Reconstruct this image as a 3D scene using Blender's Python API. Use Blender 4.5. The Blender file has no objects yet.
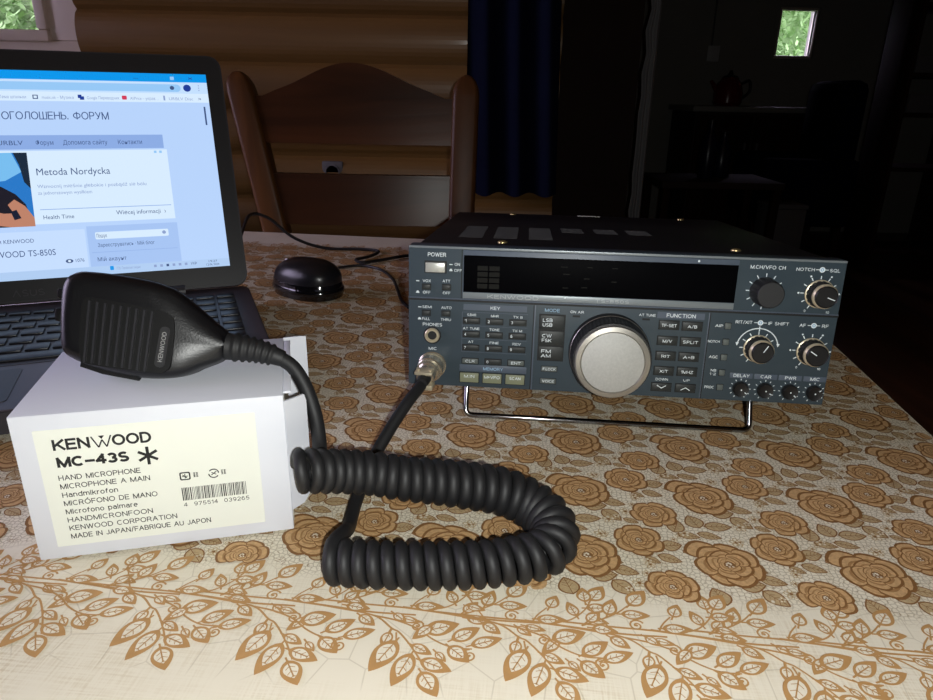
import bpy, bmesh, math, random
from mathutils import Matrix, Vector
import numpy as np

# ------------------------------------------------------------------ scene basics
scene = bpy.context.scene
COL = scene.collection
TZ = 0.75                                  # height of the tablecloth's surface
PI = math.pi

cam_d = bpy.data.cameras.new('camera')
cam_d.sensor_fit = 'HORIZONTAL'; cam_d.sensor_width = 36.0
cam_d.lens = 683.3 / 933.0 * 36.0
cam_d.clip_start = 0.01; cam_d.clip_end = 100
cam = bpy.data.objects.new('camera', cam_d); COL.objects.link(cam)
cam.matrix_world = Matrix.Translation((0, 0, TZ + 0.2623)) @ Matrix.Rotation(PI / 2 - 0.3598, 4, 'X') @ Matrix.Rotation(0.0183, 4, 'Z')
scene.camera = cam

vs = scene.view_settings
vs.view_transform = 'Standard'; vs.look = 'None'; vs.gamma = 1.0; vs.use_curve_mapping = False
vs.exposure = 0.0

world = bpy.data.worlds.new('sky'); scene.world = world; world.use_nodes = True
bg = world.node_tree.nodes['Background']
bg.inputs[0].default_value = (0.80, 0.70, 1.0, 1); bg.inputs[1].default_value = 7.6

def light(name, kind, loc, power, color, size=None, rot=None, size_y=None):
    d = bpy.data.lights.new(name, kind); d.energy = power; d.color = color
    o = bpy.data.objects.new(name, d); COL.objects.link(o); o.location = loc
    if kind == 'AREA':
        d.shape = 'RECTANGLE'; d.size = size; d.size_y = size_y
    elif size: d.shadow_soft_size = size
    if rot: o.rotation_euler = rot
    return o
# the phone's flash, a little to the right of its lens
light('phone_flash', 'POINT', (0.024, -0.05, TZ + 0.277), 9.5, (0.985, 1.0, 0.965), 0.004)
# portals: guide the sky light through the two window openings
for nm, loc, sx, sy, rz in (('window_portal', (-1.72, 2.16, TZ + 0.87), 1.30, 1.10, 0), ('window_portal', (2.41, 5.74, TZ + 0.72), 0.34, 0.42, 0)):
    L = light(nm, 'AREA', loc, 1.0, (1, 1, 1), sx, (-PI / 2, 0, rz), sy)
    L.data.cycles.is_portal = True
L = light('window_portal', 'AREA', (-2.61, .6, TZ + .85), 1.0, (1, 1, 1), 1.3, (0, -PI / 2, 0), 1.6)
L.data.cycles.is_portal = True

# ------------------------------------------------------------------ helpers
def lin(c):
    c = c / 255.0
    return c / 12.92 if c <= 0.04045 else ((c + 0.055) / 1.055) ** 2.4
def rgb(r, g, b): return (lin(r), lin(g), lin(b), 1)

MATS = {}
def mat(name, col, rough=0.5, metal=0.0, spec=0.5, bump=None, mottle=None, coat=0.0, trans=None, ior=1.45):
    m = bpy.data.materials.new(name); m.use_nodes = True
    nt = m.node_tree; b = nt.nodes['Principled BSDF']
    b.inputs['Base Color'].default_value = col; b.inputs['Roughness'].default_value = rough
    b.inputs['Metallic'].default_value = metal; b.inputs['Specular IOR Level'].default_value = spec
    b.inputs['Coat Weight'].default_value = coat; b.inputs['Coat Roughness'].default_value = 0.08
    if trans: b.inputs['Transmission Weight'].default_value = trans; b.inputs['IOR'].default_value = ior
    if bump or mottle:
        tc = nt.nodes.new('ShaderNodeTexCoord')
        n = nt.nodes.new('ShaderNodeTexNoise'); n.inputs['Scale'].default_value = (bump or mottle)[0]
        n.inputs['Detail'].default_value = 6
        nt.links.new(tc.outputs['Object'], n.inputs['Vector'])
        if bump:
            bp = nt.nodes.new('ShaderNodeBump'); bp.inputs['Strength'].default_value = bump[1]
            bp.inputs['Distance'].default_value = bump[2]
            nt.links.new(n.outputs['Fac'], bp.inputs['Height']); nt.links.new(bp.outputs['Normal'], b.inputs['Normal'])
        if mottle:
            if bump:
                n = nt.nodes.new('ShaderNodeTexNoise'); n.inputs['Scale'].default_value = mottle[0]; n.inputs['Detail'].default_value = 5
                nt.links.new(tc.outputs['Object'], n.inputs['Vector'])
            r = nt.nodes.new('ShaderNodeMix'); r.data_type = 'RGBA'
            r.inputs['A'].default_value = tuple(c * (1 - mottle[1]) for c in col[:3]) + (1,)
            r.inputs['B'].default_value = tuple(min(1, c * (1 + mottle[1])) for c in col[:3]) + (1,)
            nt.links.new(n.outputs['Fac'], r.inputs['Factor']); nt.links.new(r.outputs['Result'], b.inputs['Base Color'])
    MATS[name] = m
    return m
def emit(name, col, strength):
    m = bpy.data.materials.new(name); m.use_nodes = True; nt = m.node_tree
    b = nt.nodes['Principled BSDF']
    b.inputs['Base Color'].default_value = (0.01, 0.01, 0.012, 1); b.inputs['Roughness'].default_value = 0.35
    b.inputs['Emission Color'].default_value = col; b.inputs['Emission Strength'].default_value = strength
    MATS[name] = m
    return m
def wood(name, c1, c2, rough, scale, axis, spec=0.5, coat=0.0):
    """varnished wood with grain running along one object axis"""
    m = bpy.data.materials.new(name); m.use_nodes = True; nt = m.node_tree; b = nt.nodes['Principled BSDF']
    tc = nt.nodes.new('ShaderNodeTexCoord'); mp = nt.nodes.new('ShaderNodeMapping')
    s = [scale] * 3; s[axis] = scale * 0.07
    mp.inputs['Scale'].default_value = s
    n = nt.nodes.new('ShaderNodeTexNoise'); n.inputs['Scale'].default_value = 1.0; n.inputs['Detail'].default_value = 7; n.inputs['Distortion'].default_value = 1.2
    cr = nt.nodes.new('ShaderNodeValToRGB')
    cr.color_ramp.elements[0].position = 0.32; cr.color_ramp.elements[0].color = c1
    cr.color_ramp.elements[1].position = 0.68; cr.color_ramp.elements[1].color = c2
    nt.links.new(tc.outputs['Object'], mp.inputs['Vector']); nt.links.new(mp.outputs['Vector'], n.inputs['Vector'])
    nt.links.new(n.outputs['Fac'], cr.inputs['Fac']); nt.links.new(cr.outputs['Color'], b.inputs['Base Color'])
    bp = nt.nodes.new('ShaderNodeBump'); bp.inputs['Strength'].default_value = 0.15; bp.inputs['Distance'].default_value = 0.004
    nt.links.new(n.outputs['Fac'], bp.inputs['Height']); nt.links.new(bp.outputs['Normal'], b.inputs['Normal'])
    b.inputs['Roughness'].default_value = rough; b.inputs['Specular IOR Level'].default_value = spec
    b.inputs['Coat Weight'].default_value = coat; b.inputs['Coat Roughness'].default_value = 0.12
    MATS[name] = m
    return m

_text_cache = {}
def text_geo(s, bold=0.0):
    k = (s, bold)
    if k in _text_cache: return _text_cache[k]
    cu = bpy.data.curves.new('t', 'FONT'); cu.body = s; cu.size = 1.0; cu.resolution_u = 3; cu.offset = bold
    ob = bpy.data.objects.new('t', cu)
    me = ob.to_mesh()
    v = np.array([p.co[:] for p in me.vertices]); f = [tuple(p.vertices) for p in me.polygons]
    ob.to_mesh_clear(); bpy.data.objects.remove(ob); bpy.data.curves.remove(cu)
    _text_cache[k] = (v, f)
    return v, f

# a plain grotesque drawn with strokes of even weight: units of the cap height
def _E(cx, cy, rx, ry, a0, a1, n=14):
    return [(cx + rx * math.cos(math.radians(a0 + (a1 - a0) * k / n)), cy + ry * math.sin(math.radians(a0 + (a1 - a0) * k / n))) for k in range(n + 1)]
GLY = {
    'A': (.78, [[(0, 0), (.39, 1)], [(.39, 1), (.78, 0)], [(.15, .36), (.63, .36)]]),
    'B': (.64, [[(0, 0), (0, 1)], [(0, 1), (.36, 1)] + _E(.36, .76, .24, .24, 90, -90, 8) + [(0, .52)], [(.3, .52)] + _E(.37, .26, .27, .26, 90, -90, 8) + [(0, 0)]]),
    'C': (.74, [_E(.40, .5, .40, .5, 48, 312, 20)]),
    'D': (.70, [[(0, 0), (0, 1)], [(0, 1), (.28, 1)] + _E(.28, .5, .42, .5, 90, -90, 16) + [(0, 0)]]),
    'E': (.58, [[(0, 0), (0, 1)], [(0, 1), (.58, 1)], [(0, .52), (.53, .52)], [(0, 0), (.58, 0)]]),
    'F': (.56, [[(0, 0), (0, 1)], [(0, 1), (.56, 1)], [(0, .5), (.48, .5)]]),
    'G': (.80, [_E(.40, .5, .40, .5, 48, 330, 20), [(.78, .08), (.78, .46)], [(.46, .46), (.78, .46)]]),
    'H': (.68, [[(0, 0), (0, 1)], [(.68, 0), (.68, 1)], [(0, .52), (.68, .52)]]),
    'I': (.02, [[(0, 0), (0, 1)]]),
    'J': (.46, [[(.46, 1), (.46, .24)] + _E(.23, .24, .23, .24, 0, -170, 8)]),
    'K': (.68, [[(0, 0), (0, 1)], [(0, .34), (.66, 1)], [(.24, .58), (.70, 0)]]),
    'L': (.52, [[(0, 0), (0, 1)], [(0, 0), (.52, 0)]]),
    'M': (.84, [[(0, 0), (0, 1)], [(0, 1), (.42, 0)], [(.42, 0), (.84, 1)], [(.84, 1), (.84, 0)]]),
    'N': (.68, [[(0, 0), (0, 1)], [(0, 1), (.68, 0)], [(.68, 0), (.68, 1)]]),
    'O': (.84, [_E(.42, .5, .42, .5, 90, 450, 26)]),
    'P': (.60, [[(0, 0), (0, 1)], [(0, 1), (.33, 1)] + _E(.33, .73, .27, .27, 90, -90, 10) + [(0, .46)]]),
    'Q': (.84, [_E(.42, .5, .42, .5, 90, 450, 26), [(.50, .26), (.80, -.04)]]),
    'R': (.66, [[(0, 0), (0, 1)], [(0, 1), (.35, 1)] + _E(.35, .74, .26, .26, 90, -90, 10) + [(0, .48)], [(.36, .48), (.64, 0)]]),
    'S': (.64, [_E(.32, .75, .28, .25, 35, 270, 12) + _E(.32, .25, .31, .25, 90, -150, 12)]),
    'T': (.68, [[(.34, 0), (.34, 1)], [(0, 1), (.68, 1)]]),
    'U': (.66, [[(0, 1), (0, .33)] + _E(.33, .33, .33, .33, 180, 360, 12) + [(.66, 1)]]),
    'V': (.74, [[(0, 1), (.37, 0)], [(.37, 0), (.74, 1)]]),
    'W': (1.04, [[(0, 1), (.26, 0)], [(.26, 0), (.52, 1)], [(.52, 1), (.78, 0)], [(.78, 0), (1.04, 1)]]),
    'X': (.70, [[(0, 0), (.70, 1)], [(0, 1), (.70, 0)]]),
    'Y': (.70, [[(0, 1), (.35, .46)], [(.70, 1), (.35, .46)], [(.35, 0), (.35, .46)]]),
    'Z': (.64, [[(0, 1), (.64, 1)], [(.64, 1), (0, 0)], [(0, 0), (.64, 0)]]),
    '0': (.58, [_E(.29, .5, .29, .5, 90, 450, 22)]),
    '1': (.22, [[(.22, 0), (.22, 1)], [(.22, .98), (0, .78)]]),
    '2': (.58, [_E(.29, .72, .28, .28, 165, -40, 12) + [(0, 0)], [(0, 0), (.58, 0)]]),
    '3': (.58, [_E(.28, .75, .25, .25, 160, -90, 12), _E(.28, .26, .29, .26, 90, -160, 12)]),
    '4': (.62, [[(.46, 0), (.46, 1)], [(.46, 1), (0, .28)], [(0, .28), (.62, .28)]]),
    '5': (.58, [[(.52, 1), (.10, 1)], [(.10, 1), (.05, .50)], _E(.28, .31, .29, .31, 140, -150, 14)]),
    '6': (.58, [_E(.30, .5, .28, .5, 50, 200, 12), _E(.29, .31, .28, .31, 90, 450, 18)]),
    '7': (.56, [[(0, 1), (.56, 1)], [(.56, 1), (.18, 0)]]),
    '8': (.58, [_E(.29, .75, .24, .25, 90, 450, 16), _E(.29, .26, .29, .26, 90, 450, 18)]),
    '9': (.58, [_E(.28, .5, .28, .5, 20, -130, 12), _E(.29, .69, .28, .31, 90, 450, 18)]),
    '-': (.34, [[(0, .40), (.34, .40)]]), '–': (.56, [[(0, .40), (.56, .40)]]), '/': (.36, [[(0, -.06), (.36, 1.06)]]), '=': (.46, [[(0, .34), (.46, .34)], [(0, .62), (.46, .62)]]),
    '.': (.04, [[(0, 0), (0, .10)]]), '•': (.12, [[(0, .5), (.12, .5)]]), ' ': (.28, []), '▸': (.34, [[(0, .2), (.34, .5)], [(0, .8), (.34, .5)], [(0, .2), (0, .8)]]),
    'Ó': (.84, [_E(.42, .5, .42, .5, 90, 450, 26), [(.40, 1.14), (.54, 1.30)]]), 'Λ': (.78, [[(0, 0), (.39, 1)], [(.39, 1), (.78, 0)]]),
    'О': (.84, [_E(.42, .5, .42, .5, 90, 450, 26)]), 'Г': (.50, [[(0, 0), (0, 1)], [(0, 1), (.50, 1)]]), 'Л': (.68, [[(0, 0), (.14, .2), (.2, 1)], [(.2, 1), (.68, 1)], [(.68, 1), (.68, 0)]]),
    'Ш': (.92, [[(0, 1), (0, 0)], [(.46, 1), (.46, 0)], [(.92, 1), (.92, 0)], [(0, 0), (.92, 0)]]), 'Е': (.58, [[(0, 0), (0, 1)], [(0, 1), (.58, 1)], [(0, .52), (.53, .52)], [(0, 0), (.58, 0)]]),
    'Н': (.68, [[(0, 0), (0, 1)], [(.68, 0), (.68, 1)], [(0, .52), (.68, .52)]]), 'Ь': (.60, [[(0, 0), (0, 1)], [(0, .56), (.32, .56)] + _E(.32, .28, .28, .28, 90, -90, 8) + [(0, 0)]]),
    'Ф': (.90, [[(.45, 0), (.45, 1)], _E(.45, .5, .45, .36, 90, 450, 22)]), 'Р': (.60, [[(0, 0), (0, 1)], [(0, 1), (.33, 1)] + _E(.33, .73, .27, .27, 90, -90, 10) + [(0, .46)]]),
    'У': (.66, [[(0, 1), (.36, .34)], [(.66, 1), (.30, .12), (.08, 0)]]), 'М': (.84, [[(0, 0), (0, 1)], [(0, 1), (.42, 0)], [(.42, 0), (.84, 1)], [(.84, 1), (.84, 0)]]),
    'a': (.50, [_E(.25, .24, .24, .24, 90, 450, 14), _E(.26, .48, .23, .24, 150, 0, 8), [(.49, 0), (.49, .50)]]),
    'c': (.48, [_E(.26, .36, .26, .36, 48, 312, 14)]), 'd': (.54, [_E(.27, .36, .27, .36, 90, 450, 16), [(.54, 0), (.54, 1)]]),
    'e': (.54, [_E(.27, .36, .27, .36, 0, 315, 16), [(0, .37), (.54, .37)]]), 'f': (.30, [[(.10, 0), (.10, .80)] + _E(.28, .80, .18, .20, 180, 80, 6), [(0, .70), (.28, .70)]]),
    'i': (.02, [[(0, 0), (0, .72)], [(0, .90), (0, 1.0)]]), 'k': (.48, [[(0, 0), (0, 1)], [(0, .28), (.44, .72)], [(.18, .44), (.48, 0)]]), 'l': (.02, [[(0, 0), (0, 1)]]),
    'm': (.84, [[(0, 0), (0, .72)], _E(.21, .50, .21, .22, 170, 0, 8) + [(.42, 0)], _E(.63, .50, .21, .22, 170, 0, 8) + [(.84, 0)]]),
    'n': (.48, [[(0, 0), (0, .72)], _E(.24, .48, .24, .24, 170, 0, 8) + [(.48, 0)]]), 'o': (.54, [_E(.27, .36, .27, .36, 90, 450, 18)]),
    'p': (.54, [[(0, -.28), (0, .72)], _E(.27, .36, .27, .36, 90, 450, 16)]), 'r': (.28, [[(0, 0), (0, .72)], _E(.26, .44, .26, .28, 175, 85, 6)]),
}
def stroke_text(mb, t, x0, x1, yb, h, z, mi, M, weight=.13, gap=.26, dz=.004):
    """writes t between x0 and x1 on baseline yb with cap height h"""
    pen = 0; items = []
    for ch in t:
        w_, st = GLY.get(ch, GLY.get(ch.upper(), (.3, [])))
        for q in st: items.append([(pen + x, y) for x, y in q])
        pen += w_ + gap
    tw = pen - gap; wt = weight * h
    sx = (x1 - x0 - wt) / max(tw, .05); sy = (h - wt) / 1.0
    if tw < .1: sx = sy
    for k, q in enumerate(items):
        pts = [(x0 + wt / 2 + x * sx, yb + wt / 2 + y * sy) for x, y in q]
        if len(pts) == 2:
            (ax, ay), (bx, by) = pts; l = math.hypot(bx - ax, by - ay) or 1
            ex = wt * .42; pts = [(ax - (bx - ax) / l * ex, ay - (by - ay) / l * ex), (bx + (bx - ax) / l * ex, by + (by - ay) / l * ex)]
        closed = math.hypot(pts[0][0] - pts[-1][0], pts[0][1] - pts[-1][1]) < 1e-6 and len(pts) > 3
        L = []; R_ = []; n = len(pts)
        for i, p in enumerate(pts):
            a = pts[i - 1] if i else (pts[-2] if closed else p); b = pts[i + 1] if i < n - 1 else (pts[1] if closed else p)
            dx, dy = b[0] - a[0], b[1] - a[1]; l = math.hypot(dx, dy) or 1
            L.append((p[0] - dy / l * wt / 2, p[1] + dx / l * wt / 2)); R_.append((p[0] + dy / l * wt / 2, p[1] - dx / l * wt / 2))
        zz = z + dz * (k % 7)
        mb.add([(x, y, zz) for x, y in L] + [(x, y, zz) for x, y in R_], [(n + i, n + i + 1, i + 1, i) for i in range(n - 1)], mi, M)

class MB:
    """collects shapes, then links them as ONE mesh object"""
    def __init__(s): s.v = []; s.f = []; s.m = []; s.n = 0; s.sm = []
    def add(s, vs_, fs, mi=0, M=None, smooth=False):
        vs_ = np.asarray(vs_, float).reshape(-1, 3)
        if M is not None:
            A = np.array(M); vs_ = vs_ @ A[:3, :3].T + A[:3, 3]
        s.v.append(vs_); n = s.n
        for f in fs: s.f.append(tuple(i + n for i in f))
        s.m += [mi] * len(fs); s.sm += [smooth] * len(fs); s.n += len(vs_)
        return s
    def box(s, a, b, mi=0, bev=0.0, M=None, seg=2):
        bm = bmesh.new(); bmesh.ops.create_cube(bm, size=1.0)
        for v in bm.verts:
            v.co = Vector([a[i] + (v.co[i] + 0.5) * (b[i] - a[i]) for i in range(3)])
        if bev: bmesh.ops.bevel(bm, geom=bm.edges[:], offset=bev, segments=seg, profile=0.5, affect='EDGES', clamp_overlap=True)
        bm.verts.index_update()
        s.add([v.co[:] for v in bm.verts], [[v.index for v in f.verts] for f in bm.faces], mi, M, bev > 0)
        bm.free(); return s
    def lathe(s, prof, seg=32, mi=0, M=None, smooth=True, flute=None):
        """profile of (radius, height) around local z; flute(r, h, angle) may change the radius"""
        vs_ = []; fs = []
        for (r, h) in prof:
            for k in range(seg):
                a = 2 * PI * k / seg
                rr = flute(r, h, k) if flute else r
                vs_.append((rr * math.cos(a), rr * math.sin(a), h))
        for i in range(len(prof) - 1):
            for k in range(seg):
                k2 = (k + 1) % seg
                fs.append((i * seg + k, i * seg + k2, (i + 1) * seg + k2, (i + 1) * seg + k))
        fs.append(tuple(reversed(range(seg)))); fs.append(tuple((len(prof) - 1) * seg + k for k in range(seg)))
        return s.add(vs_, fs, mi, M, smooth)
    def tube(s, pts, r, seg=10, mi=0, M=None, closed=False, radii=None):
        P = [Vector(p) for p in pts]; n = len(P); vs_ = []; fs = []
        T = []
        for i in range(n):
            a = P[(i - 1) % n] if closed or i > 0 else P[i]
            b = P[(i + 1) % n] if closed or i < n - 1 else P[i]
            T.append((b - a).normalized())
        N = T[0].orthogonal().normalized()
        for i in range(n):
            N = (N - T[i] * N.dot(T[i])).normalized(); B = T[i].cross(N)
            rr = radii[i] if radii else r
            for k in range(seg):
                a = 2 * PI * k / seg
                vs_.append((P[i] + (N * math.cos(a) + B * math.sin(a)) * rr)[:])
        m = n if closed else n - 1
        for i in range(m):
            j = (i + 1) % n
            for k in range(seg):
                k2 = (k + 1) % seg
                fs.append((i * seg + k, i * seg + k2, j * seg + k2, j * seg + k))
        if not closed:
            fs.append(tuple(reversed(range(seg)))); fs.append(tuple((n - 1) * seg + k for k in range(seg)))
        return s.add(vs_, fs, mi, M, True)
    def prism(s, poly, h0, h1, mi=0, M=None, smooth=False):
        """polygon in local xy, extruded from z=h0 to z=h1"""
        n = len(poly)
        vs_ = [(x, y, h0) for x, y in poly] + [(x, y, h1) for x, y in poly]
        fs = [tuple(reversed(range(n))), tuple(range(n, 2 * n))] + [(i, (i + 1) % n, n + (i + 1) % n, n + i) for i in range(n)]
        return s.add(vs_, fs, mi, M, smooth)
    def flat(s, poly, h, mi=0, M=None):
        return s.add([(x, y, h) for x, y in poly], [tuple(range(len(poly)))], mi, M)
    def text(s, t, cx, cy, w, h, z, mi=0, M=None, bold=0.0, weight=.15):
        stroke_text(s, t, cx - w / 2, cx + w / 2, cy - h / 2, h, z, mi, M, weight)
        return s
    def build(s, name, mats, parent=None, loc=None, rot=None, auto=0.6):
        me = bpy.data.meshes.new(name)
        me.from_pydata(np.concatenate(s.v).tolist(), [], s.f)
        if not isinstance(mats, (list, tuple)): mats = [mats]
        for m in mats: me.materials.append(MATS[m] if isinstance(m, str) else m)
        me.polygons.foreach_set('material_index', s.m)
        me.polygons.foreach_set('use_smooth', s.sm)
        if any(s.sm): me.set_sharp_from_angle(angle=auto)
        me.update()
        o = bpy.data.objects.new(name, me); COL.objects.link(o)
        if parent is not None: o.parent = parent
        if loc is not None: o.location = loc
        if rot is not None: o.rotation_euler = rot
        return o

def tag(o, label=None, cat=None, group=None, kind=None):
    if label: o['label'] = label
    if cat: o['category'] = cat
    if group: o['group'] = group
    if kind: o['kind'] = kind
    return o
def thing(name, label, cat, loc=(0, 0, 0), rot=(0, 0, 0), group=None):
    o = bpy.data.objects.new(name, None); COL.objects.link(o); o.empty_display_size = 0.05
    o.location = loc; o.rotation_euler = rot
    return tag(o, label, cat, group)
def structure(mb, name, mats, label, cat, **k):
    return tag(mb.build(name, mats, **k), label, cat, kind='structure')

def spline(pts, n=12):
    """Catmull-Rom through the points"""
    P = [Vector(p) for p in pts]; P = [P[0] * 2 - P[1]] + P + [P[-1] * 2 - P[-2]]
    out = []
    for i in range(1, len(P) - 2):
        a, b, c, d = P[i - 1:i + 3]
        for k in range(n):
            t = k / n
            out.append(0.5 * ((2 * b) + (c - a) * t + (2 * a - 5 * b + 4 * c - d) * t * t + (3 * b - a - 3 * c + d) * t ** 3))
    out.append(P[-2])
    return out
def rrect(x0, x1, y0, y1, r, n=4):
    out = []
    for cx, cy, a0 in ((x1 - r, y1 - r, 0), (x0 + r, y1 - r, PI / 2), (x0 + r, y0 + r, PI), (x1 - r, y0 + r, 1.5 * PI)):
        for k in range(n + 1):
            a = a0 + PI / 2 * k / n; out.append((cx + r * math.cos(a), cy + r * math.sin(a)))
    return out

# ------------------------------------------------------------------ materials
wood('log_wood', rgb(92, 66, 34), rgb(128, 94, 48), 0.42, 5.0, 0, coat=0.15)
wood('chair_wood_upright', rgb(58, 34, 16), rgb(96, 60, 28), 0.42, 12.0, 2, spec=.22)
wood('chair_wood_rail', rgb(46, 26, 14), rgb(76, 44, 23), 0.30, 12.0, 0, spec=.22)
wood('floor_wood', rgb(74, 48, 30), rgb(110, 74, 46), 0.4, 8.0, 1)
wood('ceiling_wood', rgb(120, 86, 52), rgb(150, 110, 66), 0.5, 6.0, 0)
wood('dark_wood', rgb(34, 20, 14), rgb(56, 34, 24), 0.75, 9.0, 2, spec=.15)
wood('table_wood', rgb(80, 48, 28), rgb(120, 78, 44), 0.4, 9.0, 0)
mat('plaster', rgb(150, 148, 142), 0.9, mottle=(3, .12))
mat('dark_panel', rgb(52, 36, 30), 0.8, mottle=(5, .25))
mat('window_pvc', rgb(228, 214, 204), 0.4)
mat('gasket', rgb(20, 20, 20), 0.7)
mat('navy_cloth', rgb(8, 13, 32), 0.95, spec=0.1, mottle=(14, .3))
mat('lace', rgb(165, 165, 168), 0.9)
mat('grass', rgb(92, 138, 52), 0.9, mottle=(2.0, .4))
mat('hedge_leaf', rgb(140, 176, 112), .8, mottle=(1.6, .4))
mat('cream_plastic', rgb(205, 205, 205), 0.45)
mat('red_enamel', rgb(110, 14, 16), 0.25)
mat('black_plastic', rgb(14, 14, 15), 0.42)
mat('counter', rgb(140, 138, 132), 0.5)
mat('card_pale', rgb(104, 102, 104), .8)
mat('bottle_dark', rgb(18, 22, 46), 0.3)
# glass of the windows
g = bpy.data.materials.new('window_glass'); g.use_nodes = True; MATS['window_glass'] = g
nt = g.node_tree; nt.nodes.remove(nt.nodes['Principled BSDF'])
tr = nt.nodes.new('ShaderNodeBsdfTransparent'); gl = nt.nodes.new('ShaderNodeBsdfGlossy'); gl.inputs['Roughness'].default_value = 0.02
fr = nt.nodes.new('ShaderNodeFresnel'); fr.inputs['IOR'].default_value = 1.45
mx = nt.nodes.new('ShaderNodeMixShader')
nt.links.new(fr.outputs[0], mx.inputs[0]); nt.links.new(tr.outputs[0], mx.inputs[1]); nt.links.new(gl.outputs[0], mx.inputs[2])
nt.links.new(mx.outputs[0], nt.nodes['Material Output'].inputs['Surface'])

# ------------------------------------------------------------------ the room
WX0, WX1, WZ0, WZ1 = -2.36, -1.055, 0.28, 1.45          # window opening in the log wall (z above the table)
LOGH = 0.1215
def log_front(z):                                        # bulging face of each log course
    t = ((z - (TZ + 0.333)) / LOGH) % 1.0
    return 2.0 + 0.022 - 0.030 * math.sqrt(max(0.0, 1 - (2 * t - 1) ** 2))
def log_piece(mb, x0, x1, z0, z1):
    zs = np.linspace(z0, z1, max(2, int((z1 - z0) / LOGH * 12)))
    vs_ = []; n = len(zs)
    for z in zs: vs_ += [(x0, log_front(z), z), (x1, log_front(z), z)]
    fs = [(2 * i, 2 * i + 1, 2 * i + 3, 2 * i + 2) for i in range(n - 1)]
    b = len(vs_); vs_ += [(x0, 2.14, z0), (x1, 2.14, z0), (x1, 2.14, z1), (x0, 2.14, z1)]
    fs += [(b + 1, b, b + 3, b + 2), (0, b, b + 1, 1), (2 * n - 2, 2 * n - 1, b + 2, b + 3)]
    fs += [tuple([b, *range(0, 2 * n, 2), b + 3])[::-1], tuple([b + 1, *range(1, 2 * n, 2), b + 2])]
    mb.add(vs_, fs, 0, None, False)
w = MB()
log_piece(w, -2.6, WX0, 0, 2.5); log_piece(w, WX1, 0.24, 0, 2.5)
log_piece(w, WX0, WX1, 0, TZ + WZ0); log_piece(w, WX0, WX1, TZ + WZ1, 2.5)
structure(w, 'wall_back', 'log_wood', 'varnished honey-brown log wall behind the chair', 'wall')
structure(MB().box((-3.2, -2.7, -0.1), (3.8, 6.0, 0)), 'floor', 'floor_wood', 'dark wooden floor', 'floor')
structure(MB().box((-3.2, -2.7, 2.5), (3.8, 6.0, 2.6)), 'ceiling', 'ceiling_wood', 'wooden ceiling', 'ceiling')
w = MB()
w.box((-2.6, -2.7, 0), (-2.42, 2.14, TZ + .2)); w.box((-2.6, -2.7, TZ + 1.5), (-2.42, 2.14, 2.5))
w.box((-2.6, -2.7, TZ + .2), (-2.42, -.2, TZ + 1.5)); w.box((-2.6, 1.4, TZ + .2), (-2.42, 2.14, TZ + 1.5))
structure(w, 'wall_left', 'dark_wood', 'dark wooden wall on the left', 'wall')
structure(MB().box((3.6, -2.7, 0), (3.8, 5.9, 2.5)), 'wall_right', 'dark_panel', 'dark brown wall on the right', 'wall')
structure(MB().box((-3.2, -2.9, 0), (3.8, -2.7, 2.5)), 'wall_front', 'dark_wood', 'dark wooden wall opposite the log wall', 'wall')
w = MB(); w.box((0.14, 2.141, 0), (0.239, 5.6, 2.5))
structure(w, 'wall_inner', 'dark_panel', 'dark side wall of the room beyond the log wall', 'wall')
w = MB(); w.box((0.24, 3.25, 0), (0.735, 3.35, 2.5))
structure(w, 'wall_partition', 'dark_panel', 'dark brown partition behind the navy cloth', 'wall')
KX0, KX1, KZ0, KZ1 = 2.265, 2.56, 0.545, 0.895
w = MB()
w.box((0.14, 5.6, 0), (KX0, 5.75, 2.5)); w.box((KX1, 5.6, 0), (3.8, 5.75, 2.5))
w.box((KX0, 5.6, 0), (KX1, 5.75, TZ + KZ0)); w.box((KX0, 5.6, TZ + KZ1), (KX1, 5.75, 2.5))
structure(w, 'wall_kitchen', 'plaster', 'pale plastered far wall of the unlit kitchen', 'wall')

def window(name, x0, x1, z0, z1, y, fw, sw, label):
    """PVC frame, sash and pane"""
    def ring(mb, a0, a1, b0, b1, t, ya, yb, bev):
        mb.box((a0, ya, b0), (a1, yb, b0 + t), 0, bev); mb.box((a0, ya, b1 - t), (a1, yb, b1), 0, bev)
        mb.box((a0, ya, b0 + t), (a0 + t, yb, b1 - t), 0, bev); mb.box((a1 - t, ya, b0 + t), (a1, yb, b1 - t), 0, bev)
    f = MB(); ring(f, x0, x1, z0, z1, fw, y, y + .06, .004)
    root = structure(f, name, 'window_pvc', label, 'window')
    s_ = MB(); ring(s_, x0 + fw - .004, x1 - fw + .004, z0 + fw - .004, z1 - fw + .004, sw, y - .016, y + .05, .007)
    s_.build('window_sash', 'window_pvc', root)
    q = fw + sw - .008
    gk = MB(); ring(gk, x0 + q - .004, x1 - q + .004, z0 + q - .004, z1 - q + .004, .008, y - .002, y + .03, 0)
    gk.build('window_gasket', 'gasket', root)
    MB().box((x0 + q, y + .012, z0 + q), (x1 - q, y + .018, z1 - q)).build('window_pane', 'window_glass', root)
    return root
window('window_1', WX0 - .02, WX1 + .012, TZ + WZ0 - .02, TZ + WZ1 + .02, 2.055, .118, .030, 'white plastic window in the log wall at the top left')
window('window_2', KX0, KX1, TZ + KZ0, TZ + KZ1, 5.62, .012, .014, 'small far window of the dark kitchen showing green leaves')
f = MB()
for a, b in (((-2.54, -.2, TZ + .2), (-2.48, 1.4, TZ + .28)), ((-2.54, -.2, TZ + 1.42), (-2.48, 1.4, TZ + 1.5)), ((-2.54, -.2, TZ + .28), (-2.48, -.12, TZ + 1.42)), ((-2.54, 1.32, TZ + .28), (-2.48, 1.4, TZ + 1.42)), ((-2.54, .56, TZ + .28), (-2.48, .64, TZ + 1.42))): f.box(a, b, 0, .003)
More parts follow.
